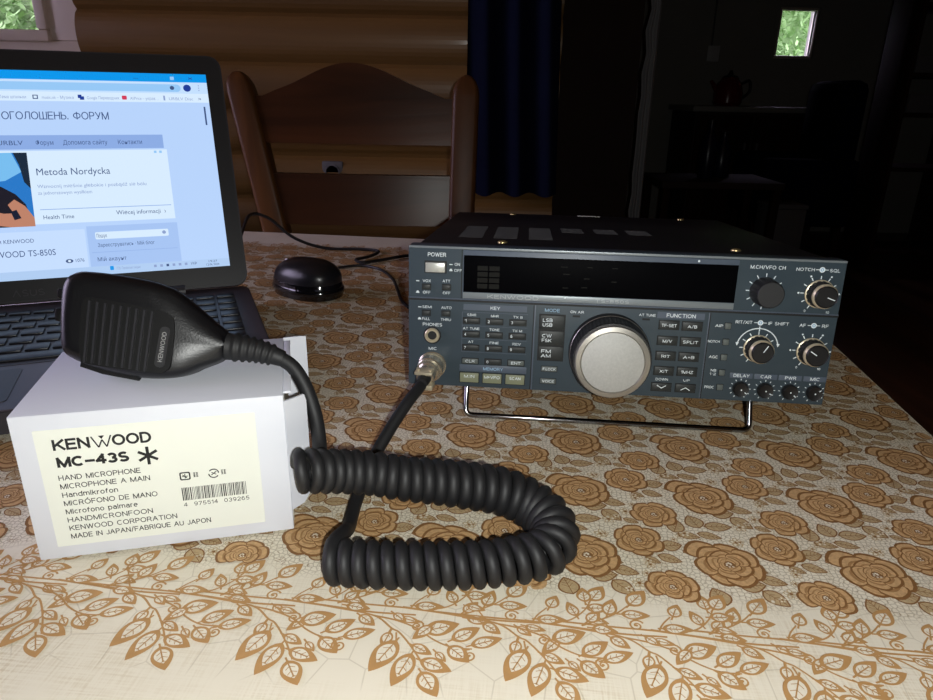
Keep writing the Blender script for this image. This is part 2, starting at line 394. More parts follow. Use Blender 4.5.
w3 = structure(f, 'window_3', 'window_pvc', 'white plastic window in the left wall', 'window')
MB().box((-2.515, -.13, TZ + .27), (-2.509, 1.33, TZ + 1.43)).build('window_pane', 'window_glass', w3)
structure(MB().box((WX0 - .05, 1.93, TZ + WZ0 - .03), (WX1 + .03, 2.05, TZ + WZ0 - .005), 0, .005), 'trim_1', 'window_pvc', 'white sill below the log wall window', 'window sill')

# outdoors
structure(MB().box((-25, 2.3, -0.5), (25, 40, -0.4)), 'ground', 'grass', 'green lawn outside the window', 'ground')
rng = random.Random(4)
def hedge(name, x0, x1, y0, y1, h, label, cnt):
    mb = MB(); vs_ = []; fs = []
    for k in range(cnt):
        x = rng.uniform(x0, x1); y = rng.uniform(y0, y1); z = rng.uniform(-.4, h) 
        s_ = rng.uniform(.025, .065); a = rng.uniform(0, 6.28); t = rng.uniform(-1, 1)
        u = Vector((math.cos(a), math.sin(a) * .6, t)).normalized() * s_; v = Vector((-math.sin(a), math.cos(a), rng.uniform(-.6, .6))).normalized() * s_ * .5
        p = Vector((x, y, z)); n = len(vs_)
        vs_ += [(p - u)[:], (p + v)[:], (p + u)[:], (p - v)[:]]; fs.append((n, n + 1, n + 2, n + 3))
    mb.add(vs_, fs)
    mb.box((x0, y1 - .2, -.4), (x1, y1 + .2, h - .25), 0, .2)
    return tag(mb.build(name, 'hedge_leaf'), label, 'hedge', kind='stuff')
hedge('hedge', -9.0, -1.5, 6.4, 7.2, 2.25, 'tall green hedge outside the log wall window', 42000)
hedge('hedge', 2.0, 7.0, 9.5, 10.3, 3.2, 'leafy green hedge outside the small kitchen window', 26000)

# ------------------------------------------------------------------ table and tablecloth
TY = -0.1254                                            # table yaw
TC = Vector((0.4808, 1.2224, TZ))                       # far right corner of the table
TWD, TDP = 1.95, 1.42
t = thing('dining_table', 'wooden dining table standing under the rose-patterned tablecloth', 'table', (TC.x, TC.y, 0), (0, 0, TY))
MB().box((-TWD + .003, -TDP + .003, TZ - .034), (-.003, -.003, TZ - .0022), 0, .002).build('tabletop', 'table_wood', t)
a_ = MB()
for (p0, p1) in (((-TWD + .08, -.10), (-.08, -.075)), ((-TWD + .08, -TDP + .075), (-.08, -TDP + .10)), ((-.10, -TDP + .1), (-.075, -.1)), ((-TWD + .075, -TDP + .1), (-TWD + .10, -.1))):
    a_.box((p0[0], p0[1], TZ - .12), (p1[0], p1[1], TZ - .034))
a_.build('apron', 'table_wood', t)
for lx in (-.11, -TWD + .11):
    for ly in (-.11, -TDP + .11):
        MB().box((lx - .035, ly - .035, 0), (lx + .035, ly + .035, TZ - .034), 0, .006).build('leg', 'table_wood', t)

# cloth: base sheet with overhang; the printed roses and branches lie in the same mesh
PY = -0.0904                                            # the print runs a touch askew to the table edge
PO = Vector((0.1718, 0.4841, TZ))
PM = Matrix.Translation(PO) @ Matrix.Rotation(PY, 4, 'Z')
PMi = PM.inverted()
def tab2pat(x, y):
    w_ = Matrix.Rotation(TY, 3, 'Z') @ Vector((x, y, 0)) + TC
    return (PMi @ w_)[:2]
corners = [tab2pat(0, 0), tab2pat(-TWD, 0), tab2pat(-TWD, -TDP), tab2pat(0, -TDP)]
def shift(c, d):                                         # a point of the edge, in pattern coordinates
    return c
cloth = MB()
cl = [tab2pat(*q) for q in ((0, 0), (-TWD, 0), (-TWD, -TDP), (0, -TDP))]
cloth.add([(x, y, 0) for x, y in cl], [(0, 1, 2, 3)], 0)
r_ = random.Random(8)
edge = []
segs = 48
tabc = [(0, 0), (-TWD, 0), (-TWD, -TDP), (0, -TDP)]
ring0 = []; ring1 = []; ring2 = []
for i in range(4):
    p, q = tabc[i], tabc[(i + 1) % 4]
    nx, ny = [(0, 1), (-1, 0), (0, -1), (1, 0)][i]
    for k in range(segs):
        f = k / segs
        x = p[0] + (q[0] - p[0]) * f; y = p[1] + (q[1] - p[1]) * f
        wv = .008 * math.sin(f * 40 + i) + .004
        if k == 0:
            pn = [(0, 1), (-1, 0), (0, -1), (1, 0)][i - 1]; dx, dy = nx + pn[0], ny + pn[1]
        else: dx, dy = nx, ny
        ring0.append((*tab2pat(x, y), 0))
        ring1.append((*tab2pat(x + dx * .006, y + dy * .006), -.006))
        ring2.append((*tab2pat(x + dx * (.012 + wv), y + dy * (.012 + wv)), -.20))
n4 = 4 * segs
cloth.add(ring0 + ring1 + ring2, [(i, (i + 1) % n4, n4 + (i + 1) % n4, n4 + i)[::-1] for i in range(n4)] + [(n4 + i, n4 + (i + 1) % n4, 2 * n4 + (i + 1) % n4, 2 * n4 + i)[::-1] for i in range(n4)], 0, None, True)

def inside(x, y, m=0.0):
    a, b = corners[1], corners[0]
    for i in range(4):
        (ax, ay), (bx, by) = corners[i], corners[(i + 1) % 4]
        l = math.hypot(bx - ax, by - ay)
        if ((bx - ax) * (y - ay) - (by - ay) * (x - ax)) / l < m: return False
    return True

LAY = 0.0000035
# --- rose template: list of (polygon in mm, layer, material)
def blob(cx, cy, rx, ry, rot, n, amp, lob, ph):
    out = []
    for k in range(n):
        a = 2 * PI * k / n
        r = 1 + amp * math.cos(lob * a + ph) + amp * .5 * math.cos((lob - 2) * a + ph * 2.1)
        x = rx * r * math.cos(a); y = ry * r * math.sin(a)
        out.append((cx + x * math.cos(rot) - y * math.sin(rot), cy + x * math.sin(rot) + y * math.cos(rot)))
    return out
def rose(cx, cy, R, seed, stretch=1.0, ex=0):
    g_ = random.Random(seed); P = []; lay = 1
    ox, oy = cx + R * .10, cy - R * .06
    def petal(a, d, rx, ry, l):
        x = ox + d * math.cos(a) * stretch; y = oy + d * math.sin(a)
        ro = a + PI / 2 + g_.uniform(-.15, .15); ph = g_.uniform(0, 6)
        k = (cx - x) * .07, (cy - y) * .07
        P.append((blob(x, y, rx, ry, ro, 16, .05, 4, ph), l, 2))
        P.append((blob(x + k[0], y + k[1], rx * .88, ry * .85, ro, 16, .05, 4, ph), l + 1, 1))
        k = (cx - x) * .20, (cy - y) * .20
        P.append((blob(x + k[0], y + k[1], rx * .70, ry * .56, ro, 14, .05, 4, ph), l + 2, 3))
        P.append((blob(x + k[0] * 1.5, y + k[1] * 1.5, rx * .63, ry * .46, ro, 14, .05, 4, ph), l + 3, 1))
    n1 = 6 + ex
    a0 = g_.uniform(0, 6)
    for i in range(n1):
        petal(a0 + 2 * PI * i / n1 + g_.uniform(-.15, .15), R * .62, R * .42, R * .33, 1 + ((i * 3) % n1) * 4)
    a0 += .5
    for i in range(5):
        petal(a0 + 2 * PI * i / 5 + g_.uniform(-.1, .1), R * .36, R * .34, R * .27, 34 + i * 4)
    for i in range(4):
        petal(a0 + .4 + 2 * PI * i / 4, R * .17, R * .20, R * .17, 56 + i * 4)
    P.append((blob(ox, oy, R * .16, R * .14, 0, 12, .1, 3, 1), 74, 2))
    for i in range(7):
        a = i * .9; d = R * (.03 + .014 * i)
        P.append((blob(ox + d * math.cos(a), oy + d * math.sin(a), R * .035, R * .035, 0, 6, 0, 2, 0), 75 + i, 0))
    return P
def leaf_outline(bx, by, tx, ty, wd, n=9, sh=0.0, back=0.0):
    dx, dy = tx - bx, ty - by; L = math.hypot(dx, dy); ux, uy = dx / L, dy / L; px, py = -uy, ux
    up = []; dn = []
    for k in range(n + 1):
        f = k / n
        w_ = wd / 2 * (math.sin(PI * f ** .8) ** .85 if 0 < f < 1 else 0)
        up.append((bx + dx * f + px * w_, by + dy * f + py * w_))
        if 0 < k < n: dn.append((bx + dx * f - px * w_, by + dy * f - py * w_))
    return up[::-1] + dn
def ribbon(pts, w0, w1=None):
    w1 = w0 if w1 is None else w1
    L = []; Rr = []; n = len(pts)
    for i, p in enumerate(pts):
        a = pts[max(0, i - 1)]; b = pts[min(n - 1, i + 1)]
        dx, dy = b[0] - a[0], b[1] - a[1]; l = math.hypot(dx, dy) or 1
        w_ = (w0 + (w1 - w0) * i / (n - 1)) / 2
        L.append((p[0] - dy / l * w_, p[1] + dx / l * w_)); Rr.append((p[0] + dy / l * w_, p[1] - dx / l * w_))
    return [(L[i], Rr[i], Rr[i + 1], L[i + 1]) for i in range(n - 1)]
def small_leaf(cx, cy, ln, wd, ang):
    """grey-tan rose leaf with an outline, midrib and side veins"""
    a = math.radians(ang); c, s_ = math.cos(a) * ln / 2, math.sin(a) * ln / 2
    P = [(leaf_outline(cx - c, cy - s_, cx + c, cy + s_, wd), 1, 2)]
    P.append((leaf_outline(cx - c * .88, cy - s_ * .88, cx + c * .86, cy + s_ * .86, wd * .84), 2, 4))
    for q in ribbon([(cx - c * .9, cy - s_ * .9), (cx + c * .8, cy + s_ * .8)], .45): P.append((q, 3, 2))
    for f in (-.5, -.15, .2, .5):
        x, y = cx + c * f, cy + s_ * f
        for sd in (1, -1):
            b = a + sd * .9; l = wd * .36 * (1 - abs(f) * .5)
            for q in ribbon([(x, y), (x + l * math.cos(b), y + l * math.sin(b))], .3): P.append((q, 4 + sd, 2))
    return P
def flower(cx, cy, r):
    P = []
    for i in range(5):
        a = i * 1.2566 + .4
        P.append((blob(cx + r * .6 * math.cos(a), cy + r * .6 * math.sin(a), r * .42, r * .36, a, 8, 0, 2, 0), 1 + i * 2, 4))
        P.append((blob(cx + r * .6 * math.cos(a), cy + r * .6 * math.sin(a), r * .27, r * .22, a, 8, 0, 2, 0), 2 + i * 2, 0))
    P.append((blob(cx, cy, r * .25, r * .25, 0, 8, 0, 2, 0), 14, 2))
    return P
cell = []
cell += rose(0, 0, 22.0, 3, 1.0, 1) + [(blob(-12.5, 12.0, 10.5, 8.6, .6, 16, .05, 4, 1), 0, 2), (blob(-12, 11.5, 9.0, 7.0, .6, 16, .05, 4, 1), 0.5, 1)]
cell += rose(33.5, -53.5, 17.4, 11) + rose(-37.0, -24.5, 16.2, 23, 1.08)
cell = [(p, l_ + 135, m_) for p, l_, m_ in cell]      # the roses lie over leaves and blossoms
for (x, y, l, wd, a) in ((-23, -37.2, 12, 9.5, 70), (-10.4, -30, 12.5, 10.5, 110), (4.5, -34, 15.5, 8.5, 5), (-16.5, -46.2, 12, 6.5, -12), (-3.4, -45, 13, 6.5, -14),
        (-29.6, -58.2, 11.5, 9, 12), (-32.8, -71.4, 12.5, 7, -20), (-43.2, -74.2, 8.5, 5, -30), (16.4, -77.0, 11.5, 6, -12), (10.2, -91.0, 13.5, 10, 8), (23.5, -85.3, 13.5, 7.5, -14), (20.5, -100.5, 14, 9.5, -45),
        (33, -33.5, 9, 4.8, -22), (-20.0, -62.5, 7, 4, 30)):
    k_ = (len(cell) * 11) % 17
    cell += [(p, l_ + 6 * k_, m_) for p, l_, m_ in small_leaf(x, y, l * 1.22, wd * 1.24, a)]
for (x, y, r) in ((12, -50, 4.6), (-66, -34.3, 4.4), (30.5, -23.5, 4.2), (-18.5, 28, 3.8), (44, -36, 3.4), (16, -63, 3.2), (-47, -44, 3.2), (-45, -6, 3.5), (-27, -52, 2.6), (4, -58, 2.8), (24, -29, 2.6), (-56, -62, 3.0), (36, -14, 2.8), (-70, -50, 2.8), (-22, 25, 3), (38, -75, 2.8)):
    k_ = (len(cell) * 5) % 7
    cell += [(p, l_ + 17 * k_ + 2, m_) for p, l_, m_ in flower(x, y, r)]

class Print:
    def __init__(s): s.v = []; s.f = []; s.m = []; s.n = 0
    def put(s, P, ox, oy, lift=0.00006, clip=None, mirror=False):
        for poly, lay, mi in P:
            pts = [((ox + (-x if mirror else x)) * .001, (oy + (y)) * .001) for x, y in poly]
            if mirror: pts = pts[::-1]
            z = lift + lay * LAY
            s.v += [(x, y, z) for x, y in pts]
            n = len(pts); s.f.append(tuple(range(s.n, s.n + n))); s.m.append(mi); s.n += n
pr = Print()
YB = -208.0                                             # line of the branches along the near edge
for i in range(-17, 4):
    for j in range(-3, 11):
        ox, oy = 84.4 * i + .5 * j, .5 * i + 72.3 * j
        grp = []
        k0 = 0
        for P in (cell,):
            for poly, lay, mi in P:
                cx = sum(p[0] for p in poly) / len(poly) + ox; cy = sum(p[1] for p in poly) / len(poly) + oy
                if cy < -176: continue
                if all(inside(*((ox + x) * .001, (oy + y) * .001), .0015) for x, y in (poly[0], poly[len(poly) // 3], poly[2 * len(poly) // 3])) and cy < 672:
                    grp.append((poly, lay, mi))
        pr.put(grp, ox, oy)
# --- branch border
def border_leaf(b, tp, wd):
    bx, by = b; tx, ty = tp; dx, dy = tx - bx, ty - by; L = math.hypot(dx, dy)
    P = [(leaf_outline(bx, by, tx, ty, wd, 11), 4, 5)]
    ib = (bx + dx * .13, by + dy * .13); it = (bx + dx * .72, by + dy * .72)
    P.append((leaf_outline(*ib, *it, wd * .70, 9), 5, 0))
    for q in ribbon([ib, (bx + dx * .66, by + dy * .66)], .7): P.append((q, 6, 5))
    a = math.atan2(dy, dx); ns = 3 if L > 12 else 2
    for k in range(ns):
        f = .24 + .38 * k / max(1, ns - 1); x, y = bx + dx * f, by + dy * f
        for sd in (1, -1):
            q2 = a + sd * .95; l = wd * .28
            for q in ribbon([(x, y), (x + l * math.cos(q2), y + l * math.sin(q2))], .4): P.append((q, 6, 5))
    for q in ribbon([(bx - dx / L * 2.2, by - dy / L * 2.2), (bx, by), ib], 1.0): P.append((q, 3, 5))
    return P
def spiral(cx, cy, r, a0, sgn=1):
    pts = []
    for k in range(22):
        f = k / 21; rr = r * (1 - .82 * f); a = a0 + sgn * f * 9.5
        pts.append((cx + rr * math.cos(a), cy + rr * math.sin(a)))
    return [(q, 3, 5) for q in ribbon(pts, 1.1, .8)] + [(blob(cx, cy, r * .2, r * .2, 0, 8, 0, 2, 0), 4, 5)]
def curve2(pts, n=6): return [(p.x, p.y) for p in spline([(x, y, 0) for x, y in pts], n)]
motif = []
for pts, w0, w1 in (([(-80, 4), (-50, 3), (-24, 2.5), (0, 0), (22, -3.5), (33, -11.5), (38, -14.4), (47, -25), (55, -37)], 1.3, 1.0),
        ([(-30, 3), (0, .5), (20, -1), (44, -.5)], 1.6, 1.2),
        ([(22, -3.5), (34, -5.5), (46, -10), (56, -17), (66, -21), (76, -21)], 1.2, .9),
        ([(-66, 2), (-55, 8), (-46, 14), (-40, 20)], 1.2, .8),
        ([(-26, 2), (-23, 8), (-18, 14)], 1.0, .8), ([(-18, 2), (-6, 6), (2, 14), (6, 22)], 1.1, .8), ([(-52, 3), (-58, 12), (-63, 20)], .9, .8), ([(36, -14), (37, -20)], 1.0, .8), ([(33, -11), (32, -15)], .9, .8)):
    for q in ribbon(curve2(pts), w0, w1): motif.append((q, 2 + len(motif) % 5, 5))
for b, tp, wd in (((37.3, -19.5), (27.5, -41), 12.5), ((46.5, -27), (40, -48.5), 11), ((52.5, -38), (62.5, -52), 10.5), ((51, -31), (67.5, -36.5), 9), ((32.8, -14), (30.5, -25), 6.5),
        ((45, -21.5), (56.5, -27), 6.5), ((50, -12), (68, -4.5), 11), ((36, -3.5), (47.5, -6), 5), ((14, -4), (24, -11), 7), ((-1, -18), (13, -7.5), 9), ((9, -20.5), (25, -13.5), 8), ((-2, -22), (9.5, -31.5), 9.5),
        ((-39.5, 20), (-29, 33.5), 10.5), ((-52, 11), (-47.5, 24.5), 8.5), ((-44.5, 13), (-28.5, 13.5), 7.5), ((-63, 5), (-55.5, 14), 7), ((-61, 1), (-47, -.5), 7), ((-17, 13.5), (-12.5, 24), 8), ((-24, 4.5), (-7.5, 5.5), 7.5),
        ((58, -25), (64, -31), 4.5), ((6, 22), (14, 35), 10), ((3, 16), (17, 17.5), 7.5), ((-2, 9), (-7, 20), 7), ((-63, 20), (-64, 32), 8.5), ((4.5, 8), (15, 5.5), 5.5), ((-12, -8.5), (-21, -19.5), 7), ((-34, -2), (-26, -8), 5.5)):
    lf = len(motif); k_ = (lf * 7) % 13
    motif += [(p, l + 6 + 5 * k_, m) for p, l, m in border_leaf(b, tp, wd)]
motif += spiral(-37, 5.5, 4.2, .5) + spiral(-20, -10, 4.0, 2, -1) + spiral(75, -25.5, 4.2, 1.6) + spiral(-4, 13.5, 3.4, 3, -1)
for i in range(-20, 8):
    ox = -222.2 + 66.0 * i; oy = YB + 1.2 * math.sin(i * 1.9)
    g2 = [(p, l, m) for p, l, m in motif if all(inside((ox + x) * .001, (oy + y) * .001, .002) for x, y in (p[0], p[len(p) // 2]))]
    pr.put(g2, ox, oy, 0.00006 + (i % 2) * .0004)
    g2 = [(([(x, -y) for x, y in p][::-1]), l, m) for p, l, m in motif if all(inside((ox + x) * .001, (652 - y) * .001, .002) for x, y in (p[0], p[len(p) // 2]))]
    pr.put(g2, ox, 652, 0.00006 + (i % 2) * .0004)
cloth.v.append(np.array(pr.v)); cloth.f += [tuple(i + cloth.n for i in f) for f in pr.f]; cloth.m += pr.m; cloth.sm += [False] * len(pr.m); cloth.n += pr.n

def cloth_base():
    m = bpy.data.materials.new('cloth_linen'); m.use_nodes = True; nt = m.node_tree; b = nt.nodes['Principled BSDF']
    N = nt.nodes.new; Lk = nt.links.new
    tc = N('ShaderNodeTexCoord'); sep = N('ShaderNodeSeparateXYZ'); Lk(tc.outputs['Object'], sep.inputs[0])
    def noise(scale, sx, sy, det=4):
        mp = N('ShaderNodeMapping'); mp.inputs['Scale'].default_value = (sx, sy, 1); mp.inputs['Rotation'].default_value = (0, 0, .45); Lk(tc.outputs['Object'], mp.inputs['Vector'])
        n = N('ShaderNodeTexNoise'); n.inputs['Scale'].default_value = scale; n.inputs['Detail'].default_value = det; Lk(mp.outputs[0], n.inputs['Vector']); return n.outputs['Fac']
    def math_(op, a, b_=None, clamp=False):
        n = N('ShaderNodeMath'); n.operation = op; n.use_clamp = clamp
        for i, x in enumerate((a, b_)):
            if x is None: continue
            if isinstance(x, (int, float)): n.inputs[i].default_value = x
            else: Lk(x, n.inputs[i])
        return n.outputs[0]
    def mix(f, a, b_):
        n = N('ShaderNodeMix'); n.data_type = 'RGBA'
        Lk(f, n.inputs['Factor'])
        for k, x in (('A', a), ('B', b_)):
            if isinstance(x, tuple): n.inputs[k].default_value = x
            else: Lk(x, n.inputs[k])
        return n.outputs['Result']
    def ramp(f, p0, p1):
        n = N('ShaderNodeMapRange'); n.inputs['From Min'].default_value = p0; n.inputs['From Max'].default_value = p1; n.clamp = True; Lk(f, n.inputs['Value']); return n.outputs['Result']
    # crossed weave streaks
    s1 = noise(1, 40, 900); s2 = noise(1, 900, 40); pt = noise(14, 1, 1, 3)
    wv = math_('MULTIPLY', math_('ADD', s1, s2), .5)
    streak = math_('MULTIPLY', ramp(wv, .46, .62), ramp(pt, .42, .68), True)
    base = mix(streak, CLOTH_A, CLOTH_B)
    def lines(scale, lo, hi, rnd):
        vo = N('ShaderNodeTexVoronoi'); vo.feature = 'DISTANCE_TO_EDGE'; vo.inputs['Scale'].default_value = scale; vo.inputs['Randomness'].default_value = rnd
        vo.voronoi_dimensions = '2D'
        Lk(tc.outputs['Object'], vo.inputs['Vector']); return ramp(vo.outputs['Distance'], hi, lo)
    net = math_('MULTIPLY', lines(330, .05, .14, .8), .62)
    dots = noise(330, 1, 1, 2); net = math_('ADD', net, math_('MULTIPLY', ramp(dots, .58, .70), .5), True)
    rosez = ramp(math_('ADD', sep.outputs['Y'], math_('MULTIPLY', math_('SINE', math_('MULTIPLY', sep.outputs['X'], 95.0)), .006)), -.182, -.172)
    far = ramp(sep.outputs['Y'], .70, .69)
    c1 = mix(math_('MULTIPLY', math_('MULTIPLY', net, rosez), far), base, CLOTH_NET)
    hexl = lines(46, .008, .022, .75)
    bz = math_('MULTIPLY', ramp(sep.outputs['Y'], -.262, -.255), ramp(sep.outputs['Y'], -.172, -.182))
    c2 = mix(math_('MULTIPLY', math_('MULTIPLY', hexl, bz), .32), c1, CLOTH_NET)
    Lk(c2, b.inputs['Base Color'])
    b.inputs['Roughness'].default_value = .6; b.inputs['Specular IOR Level'].default_value = .25
    bp = N('ShaderNodeBump'); bp.inputs['Strength'].default_value = .12; bp.inputs['Distance'].default_value = .0004
    Lk(wv, bp.inputs['Height']); Lk(bp.outputs[0], b.inputs['Normal'])
    MATS['cloth_linen'] = m
CLOTH_A = (0.77, 0.71, 0.575, 1); CLOTH_B = (0.62, 0.53, 0.38, 1); CLOTH_NET = (0.33, 0.26, 0.17, 1)
cloth_base()
mat('print_tan', (0.55, 0.345, 0.165, 1), .6, spec=.25, mottle=(520, .42))
mat('print_brown', (0.235, 0.113, 0.040, 1), .6, spec=.25, mottle=(300, .2))
mat('print_deep_tan', (0.36, 0.20, 0.082, 1), .6, spec=.25, mottle=(420, .3))
mat('print_leaf', (0.47, 0.345, 0.19, 1), .6, spec=.25, mottle=(520, .35))
mat('print_orange', (0.46, 0.26, 0.10, 1), .6, spec=.25, mottle=(200, .15))
co = cloth.build('tablecloth', ['cloth_linen', 'print_tan', 'print_brown', 'print_deep_tan', 'print_leaf', 'print_orange'])
co.matrix_world = PM
tag(co, 'cream tablecloth printed with tan roses and leafy branches on the table', 'tablecloth')

# ------------------------------------------------------------------ chair behind the table
CHY = 1.362
ch = thing('dining_chair', 'dark brown wooden dining chair with curved crest rail behind the table', 'chair', (-0.2215, CHY, 0))
def lean(x0, x1, z): return x0 + (x1 - x0) * (z - TZ) / .293
for nm, xt, xb in (('post', -.226, -.162), ('post', .2125, .206)):
    mb = MB(); hw, hd = .0255, .021
    vs_ = []; zs = list(np.linspace(0, TZ + .255, 10)) + [TZ + .27, TZ + .283, TZ + .291, TZ + .294]
    for z in zs:
        k = 1.0 if z <= TZ + .256 else max(.12, math.sqrt(max(0, 1 - ((z - TZ - .256) / .0385) ** 2)))
        x = xb + (xt - xb) * max(-.6, (z - TZ) / .293); y = .045 * ((z - TZ) / .3)
        for q in rrect(-hw * k, hw * k, -hd * k, hd * k, .009 * k, 3): vs_.append((x + q[0], y + q[1], z))
    m_ = len(vs_) // len(zs)
    fs = [(i * m_ + k, i * m_ + (k + 1) % m_, (i + 1) * m_ + (k + 1) % m_, (i + 1) * m_ + k) for i in range(len(zs) - 1) for k in range(m_)]
    fs += [tuple(reversed(range(m_))), tuple((len(zs) - 1) * m_ + k for k in range(m_))]
    mb.add(vs_, fs, 0, None, True)
    mb.build('back_post', 'chair_wood_upright', ch)
def rail(z0, z1, crest, name, th=.022):
    n = 30; xl = lambda z: -.164 + (-.224 + .164) * (z - TZ) / .293 + .012; xr = lambda z: .194 + .0185 * (z - TZ) / .293 - .012
    F = []; vs_ = []
    for i in range(n + 1):
        f = i / n
        top = z1 + (crest * (0.5 - 0.5 * math.cos(2 * PI * min(1, max(0, (f - .10) / .80)))) ** .9 if crest else 0)
        if crest: top -= .012 * math.exp(-((f - .05) / .06) ** 2) + .012 * math.exp(-((f - .95) / .06) ** 2) - .012
        bow = .005 * (1 - (2 * f - 1) ** 2)
        for z, yy in ((z0, -1), (z0, 1), (top, 1), (top, -1)):
            x = xl(z) + (xr(z) - xl(z)) * f
            vs_.append((x, .045 * ((z - TZ) / .3) - bow + yy * th / 2, z))
    fs = []
    for i in range(n):
        a, b = 4 * i, 4 * i + 4
        for k in range(4): fs.append((a + k, a + (k + 1) % 4, b + (k + 1) % 4, b + k)[::-1])
    fs += [(0, 1, 2, 3), (4 * n + 3, 4 * n + 2, 4 * n + 1, 4 * n)]
    MB().add(vs_, fs, 0, None, True).build(name, 'chair_wood_rail', ch, auto=.5)
rail(TZ + .166, TZ + .250, .050, 'crest_rail'); rail(TZ + .014, TZ + .109, 0, 'back_rail')
sd = -.40
MB().box((-.205, sd, .43), (.235, .02, .465), 0, .010).build('seat', 'chair_wood_rail', ch)
for x in (-.18, .205):
    MB().box((x - .02, sd + .015, 0), (x + .02, sd + .055, .43), 0, .006).build('front_leg', 'chair_wood_upright', ch)
    MB().box((x - .01, sd + .05, .18), (x + .01, -.03, .215), 0, .004).build('stretcher', 'chair_wood_upright', ch)

# ------------------------------------------------------------------ things on and near the log wall
so = thing('wall_socket', 'grey wall socket on the logs seen between the chair rails', 'socket', (-0.39, 1.997, TZ + .045))
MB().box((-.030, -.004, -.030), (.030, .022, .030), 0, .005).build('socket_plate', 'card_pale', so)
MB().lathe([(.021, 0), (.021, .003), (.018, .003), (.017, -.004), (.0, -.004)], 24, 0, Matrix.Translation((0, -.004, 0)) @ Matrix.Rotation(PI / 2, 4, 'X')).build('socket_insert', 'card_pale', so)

def drape(name, x0, x1, z0, z1, y, folds, amp, mt, lab, cat, taper=0.0, scallop=0):
    mb = MB(); nx, nz = 60, 26; vs_ = []
    for side in (0, 1):
        for j in range(nz + 1):
            fz = j / nz; z = z0 + (z1 - z0) * fz
            for i in range(nx + 1):
                f = i / nx
                xa = x0 + (.018 * (1 - abs(math.sin(fz * scallop * PI))) if scallop else 0)
                x = xa + (x1 + taper * (1 - fz) - xa) * f
                yy = y + amp * math.sin(f * folds * 2 * PI + 1.3 * math.sin(fz * 3)) * (1.1 - .5 * fz) + side * (.004)
                zz = z + (.005 * math.sin(f * folds * 2 * PI + 1) if j == 0 else 0)
                vs_.append((x, yy, zz))
    st = (nx + 1) * (nz + 1)
    def id_(s_, j, i): return s_ * st + j * (nx + 1) + i
    fs = []
    for j in range(nz):
        for i in range(nx):
            fs.append((id_(0, j, i), id_(0, j, i + 1), id_(0, j + 1, i + 1), id_(0, j + 1, i)))
            fs.append((id_(1, j, i), id_(1, j + 1, i), id_(1, j + 1, i + 1), id_(1, j, i + 1)))
    for i in range(nx):
        fs.append((id_(0, 0, i), id_(1, 0, i), id_(1, 0, i + 1), id_(0, 0, i + 1))); fs.append((id_(0, nz, i), id_(0, nz, i + 1), id_(1, nz, i + 1), id_(1, nz, i)))
    for j in range(nz):
        fs.append((id_(0, j, 0), id_(0, j + 1, 0), id_(1, j + 1, 0), id_(1, j, 0))); fs.append((id_(0, j, nx), id_(1, j, nx), id_(1, j + 1, nx), id_(0, j + 1, nx)))
    mb.add(vs_, fs, 0, None, True)
    return tag(mb.build(name, mt, auto=1.2), lab, cat)
drape('hanging_cloth', -0.012, 0.195, TZ - .0, 2.38, 1.93, 3, .016, 'navy_cloth', 'dark navy cloth hanging at the end of the log wall', 'cloth', taper=.045)
MB_ = MB().tube([(-.03, 1.93, 2.385), (.26, 1.93, 2.385)], .008, 8)
for xx in (-.02, .25): MB_.tube([(xx, 1.93, 2.385), (xx, 2.0, 2.385)], .006, 8)
tag(MB_.build('curtain_rod', 'black_plastic'), 'thin dark rod that carries the navy cloth on the log wall', 'rod')
drape('lace_curtain', 0.742, 0.80, 0.25, 2.47, 3.22, 2, .008, 'lace', 'narrow pale lace curtain with scalloped edge at the kitchen doorway', 'curtain', taper=0, scallop=14)

# ------------------------------------------------------------------ the dark kitchen beyond
kc = thing('kitchen_counter', 'pale kitchen counter along the far wall of the dark kitchen', 'counter', (1.95, 5.29, 0))
MB().box((-.40, -.30, 0), (.42, .29, .92), 0, .004).build('cabinet_body', 'dark_panel', kc)
MB().box((-.43, -.33, .92), (.45, .30, .957), 0, .004).build('worktop', 'counter', kc)
for x in (-.39, .015):
    d = MB().box((x, -.318, .08), (x + .385, -.30, .9), 0, .004).build('cabinet_door', 'dark_wood', kc)
    MB().box((x + (.34 if x < 0 else .02), -.335, .6), (x + (.355 if x < 0 else .035), -.318, .72), 0, .003).build('handle', 'card_pale', d)
kt = thing('kettle', 'dark red kettle standing on the kitchen counter', 'kettle', (1.855, 5.28, .957))
MB().lathe([(.085, 0), (.10, .02), (.102, .08), (.085, .15), (.06, .18), (.058, .19)], 28).build('kettle_body', 'red_enamel', kt)
MB().lathe([(.056, .19), (.05, .2), (.02, .21), (.012, .225), (.012, .235), (.006, .24)], 20).build('lid', 'black_plastic', kt)
MB().tube(spline([(.085, 0, .15), (.14, 0, .17), (.15, 0, .10), (.10, 0, .05)], 6), .010, 8).build('handle', 'black_plastic', kt)
MB().tube([(-.08, 0, .10), (-.12, 0, .15), (-.135, 0, .17)], .014, 8, radii=[.022, .014, .010]).build('spout', 'red_enamel', kt)
ls = thing('light_switch', 'pale light switch with thin cable above the red kettle', 'switch', (1.81, 5.598, TZ + .57))
MB().box((-.045, -.012, -.055), (.045, 0, .055), 0, .004).build('switch_plate', 'cream_plastic', ls)
MB().box((-.02, -.018, -.03), (.02, -.012, .03), 0, .002).build('rocker', 'cream_plastic', ls)
MB().tube([(-.02, -.006, .055), (-.025, -.006, .9)], .006, 6).build('cable', 'black_plastic', ls)
tb = thing('side_table', 'low dark table in front of the kitchen counter', 'table', (1.30, 3.85, 0))
MB().box((-.30, -.22, .565), (.34, .22, .60), 0, .004).build('tabletop', 'dark_panel', tb)
